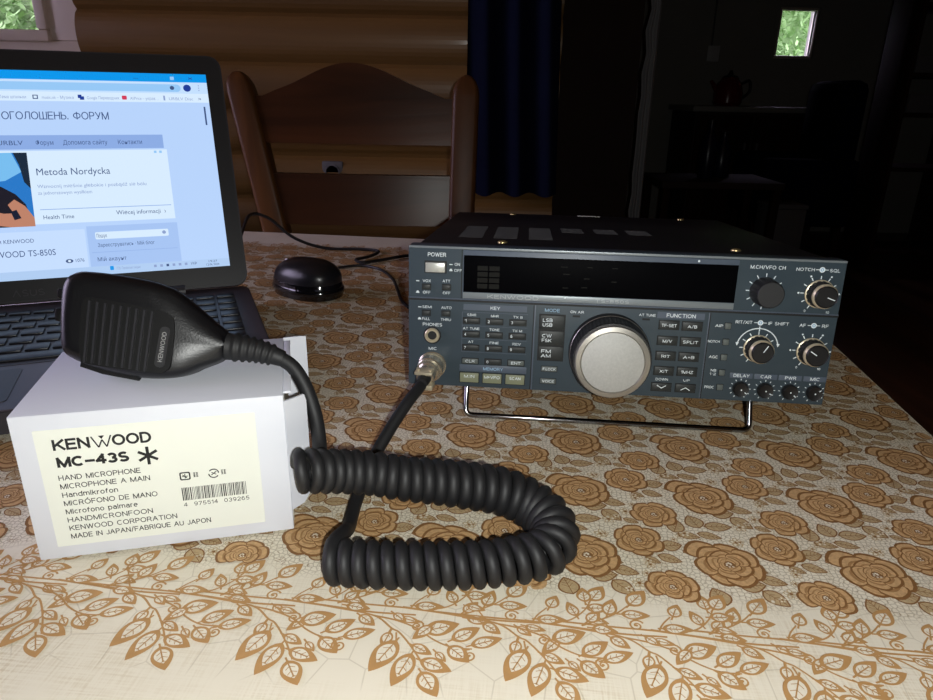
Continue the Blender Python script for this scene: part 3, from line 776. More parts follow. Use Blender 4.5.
for lx in (-.27, .31):
    for ly in (-.19, .19): MB().box((lx - .02, ly - .02, 0), (lx + .02, ly + .02, .565), 0, .003).build('leg', 'dark_wood', tb)
for k, (x, y, h, r, lab) in enumerate(((1.28, 3.82, .30, .045, 'tall dark blue bottle at the left end of the low table'), (1.385, 3.90, .24, .05, 'shorter dark bottle beside the tall blue one on the low table'))):
    b_ = thing('bottle', lab, 'bottle', (x, y, .60), group='bottles on the low table')
    MB().lathe([(r * .9, 0), (r, .01), (r, h * .6), (r * .4, h * .8), (r * .36, h * .93)], 20).build('bottle_body', 'bottle_dark', b_)
    MB().lathe([(r * .42, h * .93), (r * .42, h)], 16).build('cap', 'black_plastic', b_)
ar = thing('armchair', 'dark navy armchair standing right of the low table', 'armchair', (2.06, 4.52, 0), (0, 0, -.1))
MB().box((-.30, -.28, .30), (.30, .28, .50), 0, .05).build('seat', 'navy_cloth', ar)
MB().box((.10, -.28, .45), (.28, .28, 1.12), 0, .06).build('backrest', 'navy_cloth', ar)
for y in (-.33, .27): MB().box((-.28, y, .28), (.28, y + .07, .68), 0, .03).build('armrest', 'navy_cloth', ar)
for x in (-.25, .25):
    for y in (-.24, .24): MB().box((x - .02, y - .02, 0), (x + .02, y + .02, .30), 0, .003).build('leg', 'dark_wood', ar)
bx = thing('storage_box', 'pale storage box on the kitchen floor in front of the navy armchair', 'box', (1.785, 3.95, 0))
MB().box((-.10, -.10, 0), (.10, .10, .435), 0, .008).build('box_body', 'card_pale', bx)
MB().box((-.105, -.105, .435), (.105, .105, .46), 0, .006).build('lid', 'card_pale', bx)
sh = thing('shelf_unit', 'dark wooden shelf unit against the right-hand side of the kitchen', 'shelf', (3.03, 4.35, 0))
for x in (-.55, .53): MB().box((x, -.16, 0), (x + .022, .16, 1.9), 0, .002).build('side_panel', 'dark_wood', sh)
for z in (.12, .62, .925, 1.14, 1.5, 1.86): MB().box((-.528, -.16, z), (.53, .16, z + .022), 0, .002).build('shelf', 'dark_wood', sh)
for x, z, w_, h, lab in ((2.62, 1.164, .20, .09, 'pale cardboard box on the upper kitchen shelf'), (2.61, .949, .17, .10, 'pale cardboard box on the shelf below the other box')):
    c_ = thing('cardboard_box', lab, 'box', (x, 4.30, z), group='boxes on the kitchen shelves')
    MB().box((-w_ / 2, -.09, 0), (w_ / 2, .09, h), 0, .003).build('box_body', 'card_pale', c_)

# ------------------------------------------------------------------ laptop
mat('laptop_shell', rgb(58, 56, 60), .42, spec=.4, mottle=(300, .12))
mat('laptop_deck', rgb(82, 74, 80), .38, metal=.35, mottle=(250, .1))
mat('laptop_bezel', rgb(41, 41, 44), .42, bump=(900, .2, .0004))
mat('key_black', rgb(20, 20, 26), .38)
LW, LD, LH = .4832, .3184, .024
lp = thing('laptop', 'dark grey open laptop with lit screen at the left edge of the table', 'laptop', (-.2835, .8535, TZ + .0012), (0, 0, .3936))
mb = MB(); mb.prism(rrect(-LW, 0, -LD, 0, .012, 4), .004, LH - .0015, 0); mb.prism(rrect(-LW + .0015, -.0015, -LD + .0015, -.0015, .011, 4), LH - .0015, LH, 1)
for x in (-LW + .05, -.05):
    for y in (-.03, -LD + .03): mb.lathe([(.008, 0), (.008, .005)], 14, 0, Matrix.Translation((x, y, 0)))
base = mb.build('base', ['laptop_shell', 'laptop_deck'], lp)
mb = MB(); mb.prism(rrect(-.236, -.020, -.232, -.040, .004), LH, LH + .0004); mb.prism(rrect(-.452, -.236, -.232, -.040, .004), LH, LH + .0004)
# shallow keyboard well
mb = MB(); mb.prism(rrect(-.458, -.020, -.214, -.040, .004), LH, LH + .0004)
mb.build('keyboard_well', 'laptop_shell', lp)
keym = None
kw, kh = .0205, .0195
rows = [(-.046, .0135), (-.069, .020), (-.0945, .020), (-.120, .020), (-.1455, .020), (-.171, .020), (-.1965, .020)]
mk = MB(); mk.box((-.009, -.0085, 0), (.009, .0085, .0022), 0, .0012)
key0 = mk.build('key', 'key_black', lp, loc=(0, 0, -1)); first = True
for rI, (y, kh_) in enumerate(rows[:6 + 1]):
    xs = []
    for c_ in range(19):
        x = -.031 - c_ * .0232 - (.006 if c_ >= 4 else 0) - (.0058 * (rI % 3) if c_ >= 5 else 0)
        if x < -.445: continue
        if rI == 6 and 6 <= c_ <= 9 + 1:
            if c_ != 8: continue
            xs.append((x, 5.2)); continue
        xs.append((x, 1.0))
    for x, sx in xs:
        if x < -.36 and rI < 5: continue                 # out of the frame
        k = key0 if first else bpy.data.objects.new('key', key0.data)
        if not first: COL.objects.link(k); k.parent = lp
        first = False
        k.location = (x, y, LH + .0003); k.scale = (1.12 * sx, kh_ / .0185, 1)
MB().prism(rrect(-.335, -.215, -.300, -.225, .004), LH, LH + .0005).build('touchpad', 'laptop_shell', lp)
for x0 in (-.075, -.37): MB().tube([(x0, -.012, LH + .002), (x0 - .05, -.012, LH + .002)], .0075, 14).build('hinge', 'laptop_shell', lp)
LT, SMX, SMB, SW, SH, LL = .4041, .01953, .02963, .43656, .24555, .300
lidM = Matrix.Translation((0, -.012, LH)) @ Matrix.Rotation(-LT, 4, 'X')
UP = Matrix(((1, 0, 0, 0), (0, 0, -1, 0), (0, 1, 0, 0), (0, 0, 0, 1)))   # drawing plane (x, y, out) -> (x, -out, y)
mb = MB()
mb.prism(rrect(-LW, 0, .004, LL, .016, 6), -.008, -.0006, 0, UP); mb.prism(rrect(-LW + .002, -.002, .006, LL - .002, .015, 6), -.0006, .0, 1, UP)
x0, x1, y0, y1 = -SMX - SW - .0015, -SMX + .0015, SMB - .0015, SMB + SH + .0015
stroke_text(mb, 'ΛSUS', -LW / 2 - .016, -LW / 2 + .016, SMB * .5 - .004, .0075, .0003, 2, UP, .12, .26, .00001)
mat('logo_grey', rgb(92, 92, 96), .3, metal=.5)
lid = mb.build('lid', ['laptop_shell', 'laptop_bezel', 'logo_grey'], lp)
lid.matrix_local = lidM
# the page shown on the screen: measures in mm from the screen's top left corner
SS = 1.0
cols = dict(page=(184, 212, 252), bar=(0, 150, 235), tool=(196, 224, 255), addr=(150, 200, 246), white=(216, 236, 255), nav=(140, 172, 228), ink=(62, 84, 130), grey=(140, 160, 205),
            navy=(30, 60, 150), red=(210, 60, 90), low=(198, 222, 255), blue=(166, 196, 243), sky=(38, 120, 200), pale=(120, 190, 240), skin=(190, 130, 105), shirt=(26, 24, 36), tree=(22, 40, 60), task=(176, 205, 242), black=(20, 26, 48))
names = list(cols)
for n_ in names: emit('screen_' + n_, rgb(*cols[n_]), SS)
MI = {n_: i for i, n_ in enumerate(names)}
scn = MB()
SM = UP @ Matrix.Translation((-SMX - SW, SMB + SH, 0)) @ Matrix.Diagonal((.001, -.001, 1, 1))
def srect(x0, y0, x1, y1, c, l, r=0):
    p = rrect(x0, x1, y0, y1, r) if r else [(x1, y1), (x0, y1), (x0, y0), (x1, y0)]
    scn.flat(p[::-1], .0003 + l * .00004, MI[c], SM)
def stext(s, x0, x1, yb, h, c, l=4, bold=0.0):
    v, f = text_geo(s, bold); lo, hi = v.min(0), v.max(0)
    asc = text_geo('H')[0].max(0)[1]
    k = h / asc; q = v.copy(); q[:, 0] = x0 + (v[:, 0] - lo[0]) * ((x1 - x0) / (hi[0] - lo[0])); q[:, 1] = yb - v[:, 1] * k; q[:, 2] = .0003 + l * .00004
    scn.add(q, f, MI[c], SM)
W_, H_ = SW * 1000, SH * 1000
srect(0, 0, W_, H_, 'page', 0)
srect(0, 0, W_, 10.6, 'bar', 1); srect(0, 10.6, W_, 36.5, 'tool', 1); srect(60, 13.5, 405, 23.0, 'addr', 2, 4.5)
stext('–', 352, 358, 8.4, 4, 'navy'); srect(394, 3.6, 398.5, 8.0, 'addr', 2); stext('×', 415, 420, 8, 4.5, 'navy')
scn.flat([(412.5 + 4.6 * math.cos(a * .5236), 18 - 4.6 * math.sin(a * .5236)) for a in range(12)], .00045, MI['navy'], SM)
for k in range(3): srect(425.6, 14 + k * 3, 426.9, 15.3 + k * 3, 'grey', 3)
scn.flat([(395 + 2.6 * math.cos(a * .5236), 18 - 2.6 * math.sin(a * .5236)) for a in range(12)], .00045, MI['ink'], SM)
srect(0, 25, W_, 36.2, 'white', 2)
for a, b, s in ((206, 236, '– Тема шпильки'), (252, 285, 'music.ok – Музика'), (299, 334, 'Google Переводчик'), (346, 378, 'AliPrice – украв…'), (390, 418, 'URBLV Disc')): stext(s, a, b, 33.6, 3.6, 'grey', 4)
srect(242.5, 29, 248, 34, 'ink', 3); srect(243.6, 30, 246.9, 33, 'white', 4)
srect(289.5, 28.2, 293.5, 32.4, 'navy', 3); srect(291.5, 30.2, 296, 34.4, 'navy', 3)
srect(337, 28.6, 342.4, 33.6, 'red', 3, 1); srect(383.6, 28, 385.6, 34, 'grey', 3); stext('»', 424, 427.5, 33, 4, 'ink')
srect(429.2, 41.6, 431.2, 65, 'ink', 3)
stroke_text(scn, 'ОГОЛОШЕНЬ. ФОРУМ', 209, 320, -58.4, 9.4, .00046, MI['ink'], SM @ Matrix.Diagonal((1, -1, 1, 1)), .11, .24, .000002)
srect(0, 77, 377, 93.8, 'nav', 1)
for a, b, s in ((166, 227, 'Позивні URBLV'), (240, 258, 'Форум'), (268, 315, 'Допомога сайту'), (326.5, 353, 'Контакти')): stext(s, a, b, 88.6, 5.2, 'ink', 4)
srect(120, 95.5, 380, 182, 'white', 1)
srect(120, 97.5, 229.5, 184, 'sky', 2)
scn.flat([(x, y) for x, y in ((120, 97.5), (120, 140), (205, 130), (222, 120), (214, 97.5))], .00041, MI['pale'], SM)
scn.flat([(x - 6.5, y) for x, y in ([(222, 97.5), (236, 97.5), (236, 140), (230, 132), (227, 112)])], .00043, MI['tree'], SM)
scn.flat([(x - 6.5, y) for x, y in ([(120, 132), (120, 184), (228, 184), (232, 172), (229, 158), (220, 146), (207, 137), (192, 131)])], .00045, MI['shirt'], SM)
scn.flat([(x - 6.5, y) for x, y in ([(236, 184), (236, 174), (228, 160), (218, 152), (211, 158), (216, 168), (206, 168), (186, 162), (180, 172), (196, 181), (212, 184)])], .00049, MI['skin'], SM)
scn.flat([(x - 6.5, y) for x, y in ([(213, 166), (219, 164), (223, 174), (216, 176)])], .00053, MI['black'], SM)
scn.flat([(184 + 12 * math.cos(a * .5236), 112 - 17 * math.sin(a * .5236)) for a in range(12)], .00047, MI['skin'], SM)
stext('Metoda Nordycka', 237, 314, 124.5, 8.0, 'ink', 4)
stext('Wzmocnij mięśnie głębokie i pozbądź się bólu', 236, 352, 139.6, 4.0, 'grey', 4); stext('za jednorazowym wysiłkiem', 236, 292, 147.4, 4.0, 'grey', 4)
srect(236, 164.6, 377, 165.4, 'nav', 3); srect(365, 97, 368, 100, 'addr', 3); srect(371, 97, 374, 100, 'addr', 3)
stext('Health Time', 238.5, 270, 176.4, 4.6, 'ink', 4); stext('Więcej informacji  ›', 315, 370, 174.4, 5.0, 'ink', 4)
srect(0, 190, 279, 236, 'low', 1)
stext('и KENWOOD', 191, 226, 202.8, 4.4, 'ink', 4); stext('KENWOOD TS-850S', 171, 246.5, 218.8, 7.0, 'ink', 4)
scn.flat([(259.5 + 4 * math.cos(a * .5236), 227 - 2.4 * math.sin(a * .5236)) for a in range(12)], .0004, MI['ink'], SM); scn.flat([(259.5 + 1.6 * math.cos(a * .5236), 227 - 1.4 * math.sin(a * .5236)) for a in range(12)], .00044, MI['white'], SM)
stext('1076', 266, 275, 228.6, 3.8, 'ink', 4)
srect(281, 187, 381, 235.5, 'blue', 1); srect(289.5, 194.5, 370, 203.2, 'white', 2, 1.5); stext('Пошук', 291, 302, 201.2, 4.4, 'ink', 4)
scn.flat([(365 + 2.2 * math.cos(a * .5236), 198.5 - 2.2 * math.sin(a * .5236)) for a in range(12)], .00044, MI['grey'], SM)
stext('Зареєструватись · Мій блог', 291, 353, 212.4, 4.2, 'ink', 4); srect(284, 218.5, 378, 219, 'nav', 2); stext('Мій акаунт', 289, 320, 229.6, 4.6, 'ink', 4)
srect(0, 235.6, W_, H_, 'task', 2); srect(301, 236, 305, 241, 'bar', 3, 1); stext('ПТВ  Переважно хмарно', 308, 334, 240.8, 3.0, 'grey', 4)
for k, x in enumerate((349, 356, 363, 370, 377, 384)): srect(x, 238, x + 3, 241, 'ink' if k == 2 else 'grey', 3)
stext('УКР', 391, 398, 241, 3.0, 'ink', 4); stext('19:27', 412, 422, 239.6, 2.6, 'ink', 4); stext('12.06.2024', 409, 424, 243.6, 2.6, 'ink', 4)
# nothing of the page may stick out of the screen's left edge
sc_ = scn.build('screen', ['screen_' + n_ for n_ in names], lid)

# ------------------------------------------------------------------ mouse
mat('mouse_black', rgb(26, 26, 30), .30, spec=.5)
mat('mouse_gloss', rgb(14, 14, 16), .12, coat=.6)
ms = thing('computer_mouse', 'black computer mouse on the tablecloth right of the laptop', 'mouse', (-.220, .905, TZ + .0012), (0, 0, 1.05))
ms.scale = (.90, .84, 1.25)
def mouse_shell(z0, z1, grow, top):
    vs_ = []; rings = 9; seg = 40; fs = []
    for i in range(rings + 1):
        f = i / rings; z = z0 + (z1 - z0) * f
        k = math.sqrt(max(0, 1 - (f * .985) ** 2.6)) if top else 1 + .04 * math.sin(PI * f)
        for s_ in range(seg):
            a = 2 * PI * s_ / seg; c, sn = math.cos(a), math.sin(a)
            x = .036 * (abs(c) ** .85) * (1 if c > 0 else -1) * (1 - .14 * sn) * grow; y = .062 * (abs(sn) ** .9) * (1 if sn > 0 else -1) * grow
            vs_.append((x * k, y * k - (.006 * f if top else 0), z))
    for i in range(rings):
        for s_ in range(seg):
            s2 = (s_ + 1) % seg; fs.append((i * seg + s_, i * seg + s2, (i + 1) * seg + s2, (i + 1) * seg + s_))
    fs += [tuple(reversed(range(seg))), tuple(rings * seg + s_ for s_ in range(seg))]
    return vs_, fs
mb = MB(); mb.add(*mouse_shell(.0, .016, 1.0, False), 0, None, True); mb.build('mouse_base', 'mouse_gloss', ms, auto=1.0)
mb = MB(); mb.add(*mouse_shell(.015, .040, .99, True), 0, None, True); mb.build('mouse_top', 'mouse_black', ms, auto=1.2)
mb = MB(); mb.add(*mouse_shell(.003, .012, 1.02, False), 0, None, True); mb.build('side_band', 'mouse_gloss', ms, auto=1.0)
mb = MB(); mb.lathe([(.008, -.003), (.0095, -.002), (.0095, .002), (.008, .003)], 24, 0, Matrix.Translation((0, .038, .026)) @ Matrix.Rotation(PI / 2, 4, 'Y')); mb.build('scroll_wheel', 'mouse_gloss', ms)
mat('cable_black', rgb(18, 17, 20), .5)
cb = MB().tube(spline([(-.203, 1.045, TZ + .003), (-.17, 1.062, TZ + .003), (-.137, 1.039, TZ + .003), (-.112, .985, TZ + .003), (-.099, .93, TZ + .003), (-.088, .875, TZ + .003), (-.075, .84, TZ + .003)], 10), .0022, 8)
tag(cb.build('audio_cable', 'cable_black'), 'thin black cable running from behind the mouse to the transceiver side', 'cable')
cb = MB().tube(spline([(-.330, .905, TZ + .016), (-.352, 1.05, TZ + .05), (-.372, 1.165, TZ + .062), (-.345, 1.178, TZ + .055), (-.302, 1.175, TZ + .022), (-.25, 1.18, TZ + .004), (-.19, 1.178, TZ + .004), (-.155, 1.162, TZ + .004), (-.165, 1.12, TZ + .0042), (-.183, 1.095, TZ + .0045), (-.168, 1.075, TZ + .0045), (-.14, 1.10, TZ + .004), (-.10, 1.135, TZ + .0038), (-.05, 1.135, TZ + .0038), (0.0, 1.06, TZ + .0038)], 10), .0026, 8)
tag(cb.build('usb_cable', 'cable_black'), 'black cable looping over the far table edge from the laptop to the transceiver', 'cable')

# ------------------------------------------------------------------ transceiver
mat('panel_grey', rgb(61, 73, 81), .42, spec=.4, bump=(1500, .10, .0003))
mat('panel_light', rgb(84, 94, 108), .42, spec=.4)
mat('panel_dark', rgb(30, 36, 40), .5)
mat('groove', rgb(12, 14, 16), .6)
mat('print_white', rgb(226, 236, 240), .6)
mat('print_blue', rgb(150, 186, 214), .6)
mat('case_black', rgb(17, 17, 20), .5, spec=.35, bump=(900, .2, .0003))
mat('vent_grey', rgb(58, 58, 60), .6)
mat('display_black', rgb(5, 5, 7), .5, spec=.02)
mat('display_segment', rgb(25, 25, 23), .6, spec=.1)
mat('bezel_silver', rgb(134, 142, 146), .38, metal=.25)
mat('button_dark', rgb(40, 44, 44), .5)
mat('button_grey', rgb(92, 99, 96), .5)
mat('button_olive', rgb(134, 138, 112), .5)
mat('button_silver', rgb(196, 196, 190), .35, metal=.3)
mat('knob_black', rgb(24, 24, 25), .45)
mat('knob_cap', rgb(40, 41, 43), .5)
mat('knob_silver', rgb(176, 172, 164), .32, metal=.75)
mat('knob_face', rgb(184, 184, 180), .62, metal=.25, mottle=(700, .16))
mat('brass_ring', rgb(206, 194, 166), .3, metal=.45, spec=.8)
mat('chrome', rgb(150, 150, 152), .10, metal=1.0)
mat('nickel', rgb(205, 198, 180), .24, metal=.8, spec=.8)
mat('screw_brass', rgb(190, 170, 120), .3, metal=.8)
mat('rubber', rgb(27, 27, 29), .58, spec=.5)

PW, PH = .330, .1145
RO = Vector((.1169, .5045, TZ + .0365)); RYAW, RT = -.0853, .0803
tr_ = thing('transceiver', 'dark grey radio transceiver with large silver tuning knob, propped on a wire bail', 'radio', RO[:], (-RT, 0, RYAW))
RMi = tr_.matrix_basis.inverted() if False else (Matrix.Translation(RO) @ Matrix.Rotation(RYAW, 4, 'Z') @ Matrix.Rotation(-RT, 4, 'X')).inverted()
# panel drawing plane: millimetres from the front panel's lower left corner, height = out of the panel
PN = Matrix.Translation((-PW / 2, 0, 0)) @ UP @ Matrix.Diagonal((.001, .001, .001, 1))
# case
mb = MB(); mb.box((-.1625, .016, .003), (.1625, .352, PH - .002), 0, .003)
for cx, w_ in ((-.1235, 21), (-.0925, 21), (-.061, 21)):
    for k in range(11): mb.box((cx - w_ / 2000, .082 + k * .0092, PH - .0022), (cx + w_ / 2000, .082 + k * .0092 + .0066, PH - .0018), 1)
for cx in (-.029, .0035, .0355):
    for k in range(5): mb.box((cx - .0105, .146 + k * .0085, PH - .0022), (cx + .0105, .146 + k * .0085 + .0056, PH - .0018), 1)
for i in range(9): mb.box((-.1638, .08 + i * .024, .03), (-.1622, .092 + i * .024, .09), 2)
case = mb.build('case', ['case_black', 'vent_grey', 'groove'], tr_)
for x, y in ((-.0935, .050), (.0985, .052), (-.092, .335), (.112, .335)):
    MB().lathe([(.0042, 0), (.0040, .0010), (.0028, .0018), (.001, .0020)], 16).build('screw', 'screw_brass', case, loc=(x, y, PH - .0021))
mb = MB().box((-.012, .340, PH - .0021), (.016, .3465, PH - .0013), 0, .0004); mb.build('rear_label', 'button_silver', case)
for i in range(14): pass
mb = MB()
for i in range(15): mb.box((-.14 + i * .02, .352, .02), (-.137 + i * .02, .372, PH - .012), 0, .0006)
mb.box((-.145, .350, .015), (.145, .356, PH - .008), 0, .001)
mb.build('heat_sink', 'case_black', tr_)
for x in (-.13, .13): MB().lathe([(.009, -.010), (.011, -.008), (.011, .004)], 20, 0, Matrix.Translation((x, .31, 0))).build('rear_foot', 'rubber', tr_)
mb = MB().box((.095, .026, -.008), (.140, .052, .004), 0, .002); mb.build('front_foot', 'rubber', tr_)
mb = MB().box((-.140, .026, -.008), (-.095, .052, .004), 0, .002); mb.build('front_foot', 'rubber', tr_)

# front panel: body plus everything printed or engraved on it
F = MB()
F.box((0, 0, -18), (330, 114.5, 0), 0, 1.2, PN)
PAN, WHT, BLU, LGT, DRK, GRV = 0, 1, 2, 3, 4, 5
def pbox(x0, x1, y0, y1, h0, h1, mi, bev=0.0, mb=F): mb.box((x0, y0, h0), (x1, y1, h1), mi, bev, PN)
pbox(0.4, 329.6, 112.6, 114.3, -.2, .5, 6, .25)                      # bright upper edge
pbox(0.0, 330, 71.0, 72.6, -.2, .02, GRV); pbox(0.0, 330, 72.6, 73.6, -.2, .5, LGT, .2)
pbox(100.4, 101.6, 0.5, 70.6, -.2, .4, LGT, .2); pbox(99.6, 100.4, .5, 70.6, -.2, .03, GRV)
pbox(234.6, 235.3, .5, 70.6, -.2, .35, LGT, .1); pbox(235.3, 236.1, .5, 70.6, -.2, .03, GRV)
pbox(41.8, 42.5, 73.6, 112.5, -.2, .03, GRV)
# keypad frame lines
for y in (60.9, 63.2): pass
for (x0, x1, y0, y1) in ((43.5, 95.6, 62.6, 63.0), (43.5, 95.6, 29.9, 30.2), (43.5, 95.6, 40.7, 41.0), (43.5, 95.6, 51.6, 51.9), (43.3, 43.7, 30, 63)): pbox(x0, x1, y0, y1, -.1, .06, LGT)
pbox(44.2, 94.6, 64.6, 69.4, -.1, .10, LGT)
pbox(42.2, 96.4, 13.6, 19.2, -.1, .30, LGT, .2)
pbox(104.4, 125.2, 25.6, 64.2, -.1, .05, GRV)
pbox(195.5, 231.5, 64.8, 69.8, -.1, .10, LGT)
for i in range(4): pbox(256.2 + i * 18.65, 273.6 + i * 18.65, 19.2, 23.4, -.1, .30, LGT, .15)
PH_ = .12
def ptx(s, cx, cy, w, h, mi=WHT, b=.022, skew=.0): F.text(s, cx, cy, w, h, PH_, mi, PN)
for s, cx, cy, w_, h in (('POWER', 22.5, 107.7, 14.5, 3.2), ('ON', 38.5, 100.6, 4.2, 2.2), ('OFF', 39.2, 95.8, 6.0, 2.2), ('VOX', 14.6, 86.7, 6.5, 2.2), ('OFF', 14.6, 77.5, 6.0, 2.2), ('ATT', 30.2, 87.1, 6.1, 2.2), ('OFF', 30.5, 77.5, 6.0, 2.2),
        ('SEMI', 15.0, 65.7, 7.7, 2.1), ('FULL', 14.3, 55.9, 6.4, 2.1), ('AUTO', 30.6, 65.7, 8.2, 2.1), ('THRU', 30.2, 55.9, 8.2, 2.1), ('PHONES', 19.5, 51.4, 15.6, 2.6), ('MIC', 20.0, 31.4, 6.7, 2.4),
        ('S.BAR', 50.9, 60.7, 7.2, 2.0), ('MHR', 69.4, 60.5, 6.2, 2.0), ('TX B', 87.7, 60.4, 7.4, 2.0), ('AT TUNE', 50.8, 49.5, 13.1, 2.0), ('TONE', 69.4, 49.3, 8.0, 2.0), ('TX M', 87.6, 49.2, 7.4, 2.0), ('AT', 50.8, 38.5, 4.2, 2.0), ('FINE', 69.5, 38.4, 7.2, 2.0), ('REV', 87.6, 38.2, 6.4, 2.0),
        ('ON AIR', 133.8, 66.7, 10.6, 2.0), ('AT TUNE', 187.9, 66.7, 12.6, 2.0), ('DOWN', 204.1, 15.0, 9.6, 2.0), ('UP', 223.4, 15.1, 5.0, 2.0),
        ('AIP', 243.1, 60.8, 5.8, 2.2), ('NOTCH', 240.6, 48.1, 9.0, 2.0), ('AGC', 241.8, 35.6, 6.8, 2.2), ('NB', 243.2, 24.6, 4.2, 2.0), ('1•2', 243.0, 21.6, 4.8, 2.0), ('PROC', 241.5, 10.6, 7.4, 2.2),
        ('RIT/XIT', 261.3, 64.5, 12.6, 2.5), ('IF SHIFT', 287.2, 64.4, 15.2, 2.5), ('AF', 305.0, 64.0, 4.6, 2.5), ('RF', 321.7, 64.0, 4.9, 2.5), ('M.CH/VFO CH', 273.2, 107.4, 25.6, 2.8), ('NOTCH', 300.5, 106.9, 13.2, 2.5), ('SQL', 321.8, 106.7, 7.4, 2.5)):
    ptx(s, cx, cy, w_, h)
def htx(s, cx, cy, w, h, z, mi=WHT): F.text(s, cx, cy, w, h, z, mi, PN, .022)
htx('KEY', 69.5, 66.9, 7.5, 2.6, .16); htx('MEMORY', 69.5, 16.4, 16.0, 2.6, .36, BLU); htx('FUNCTION', 213.6, 67.3, 22.0, 3.0, .16)
htx('MODE', 114.4, 67.2, 11.5, 2.6, .12, BLU)
for s, x, w_ in (('DELAY', 265.0, 12.2), ('CAR', 283.7, 8.2), ('PWR', 302.4, 8.4), ('MIC', 320.9, 7.2)): htx(s, x, 21.4, w_, 2.6, .36)
# switch position marks
for x, y, up in ((33.6, 100.5, 0), (33.6, 95.6, 1), (7.4, 86.6, 0), (7.4, 77.3, 1), (9.2, 65.6, 0), (9.0, 55.6, 1)):
    F.flat([(x - 1.3, y - .5), (x + 1.3, y - .5), (x + 1.3, y + .2), (x - 1.3, y + .2)], PH_, WHT, PN)
    if up: F.flat([(x - 1.2, y + .2), (x + 1.2, y + .2), (x + .5, y + 1.4), (x - .5, y + 1.4)], PH_, WHT, PN)
def disc(x, y, r, h, mi, n=20, mb=None): (mb or F).flat([(x + r * math.cos(2 * PI * k / n), y + r * math.sin(2 * PI * k / n)) for k in range(n)], h, mi, PN)
for x, y in ((273.6, 64.5), (313.3, 64.1), (312.6, 107.0)):
    disc(x, y, 2.1, PH_, WHT); disc(x, y, 1.3, PH_ + .03, BLU); disc(x, y, .6, PH_ + .06, WHT)
    for sg in (-1, 1): F.flat([(x + sg * 2.0, y - .25), (x + sg * 4.6, y - .25), (x + sg * 4.6, y + .25), (x + sg * 2.0, y + .25)][::sg], PH_, WHT, PN)
def ticks(cx, cy, r0, r1, angs, wd=.75):
    for a in angs:
        a = math.radians(a); c, s_ = math.cos(a), math.sin(a); px, py = -s_ * wd / 2, c * wd / 2
        F.flat([(cx + c * r0 + px, cy + s_ * r0 + py), (cx + c * r0 - px, cy + s_ * r0 - py), (cx + c * r1 - px, cy + s_ * r1 - py), (cx + c * r1 + px, cy + s_ * r1 + py)], PH_, WHT, PN)
A11 = [90 + k * 30 for k in range(-5, 6)]
ticks(273.0, 89.0, 11.2, 13.8, [90 + k * 29.5 for k in range(-2, 7)])
KN = {'mch': (273.0, 89.0), 'sql': (312.8, 89.0), 'if': (273.6, 44.4), 'af': (313.6, 44.0)}
ticks(*KN['sql'], 10.9, 13.4, A11); ticks(*KN['if'], 10.6, 13.2, A11); ticks(*KN['af'], 10.9, 13.4, A11)
for a, c in ((-60 + 180 + 120, '0'), (-60, '10')):
    pass
for k in ('sql', 'af'):
    x, y = KN[k]
    ptx('0', x - 8.2, y - 13.6, 1.3, 1.8); ptx('10', x + 8.6, y - 14.2, 2.6, 1.8)
    for a in (180, 120, 60, 0): disc(x + 14.8 * math.cos(math.radians(a)), y + 14.8 * math.sin(math.radians(a)), .75, PH_, WHT, 10)
x, y = KN['if']
arc = [(x + 15.6 * math.cos(math.radians(a)), y + 15.6 * math.sin(math.radians(a))) for a in range(168, 11, -6)]
for q in ribbon(arc, .8): F.flat(q, PH_, WHT, PN)
for sg in (-1, 1):
    ax, ay = x + sg * 15.4, y + 2.4
    F.flat([(ax - 1.3, ay + 1.6), (ax, ay - 1.2), (ax + 1.3, ay + 1.6)], PH_ + .02, WHT, PN)
F.flat([(x - .4, y + 13.4), (x + .4, y + 13.4), (x + .4, y + 17.2), (x - .4, y + 17.2)], PH_ + .02, WHT, PN)
SMALL = [(265.3, 10.6), (284.1, 10.5), (302.9, 10.4), (321.5, 10.3)]
for x, y in SMALL: ticks(x, y, 6.9, 8.2, A11, .6)
for x in (133.4, 187.2): pbox(x - 2.9, x + 2.9, 62.5, 64.1, -.1, .10, GRV)
F.build('front_panel', ['panel_grey', 'print_white', 'print_blue', 'panel_light', 'panel_dark', 'groove', 'bezel_silver'], tr_)

# display window in its silver frame
D = MB()
D.box((43.2, 73.8, -.5), (251.9, 112.2, .9), 3, .5, PN); D.box((43.5, 74.1, .5), (251.6, 79.0, .95), 0, .2, PN)  # lower strip's lighter colour stands in for light on an upward slant
db = D
w_ = MB(); w_.box((43.8, 79.3, .3), (251.6, 108.2, 1.15), 0, .1, PN)
for i in range(2):
    for j in range(4): w_.box((54.6 + i * 9.2, 82.6 + j * 4.7, 1.1), (62.6 + i * 9.2, 86.2 + j * 4.7, 1.19), 1, 0, PN)
for x, y, l in ((121, 85.2, 4.5), (135.5, 86.0, 4.5), (119, 101.5, 5), (139, 101.8, 4), (158, 101.8, 4), (121, 96, 5), (137, 93, 4.5), (158, 91.4, 4)): w_.box((x, y, 1.1), (x + l, y + .7, 1.18), 1, 0, PN)
D.text('KENWOOD', 83, 76.4, 40, 3.0, 1.0, 1, PN, .02); D.text('TS-850S', 160, 76.4, 26, 2.4, 1.0, 1, PN, .0)
disc(123.5, 77.9, .9, 1.02, 2, 10, D); disc(222, 110.2, .9, 1.0, 2, 10, D)
mat('frame_print', rgb(176, 182, 186), .5)
dw = D.build('display_frame', ['bezel_silver', 'frame_print', 'print_white', 'panel_light'], tr_)
w_.build('display_window', ['display_black', 'display_segment'], dw)

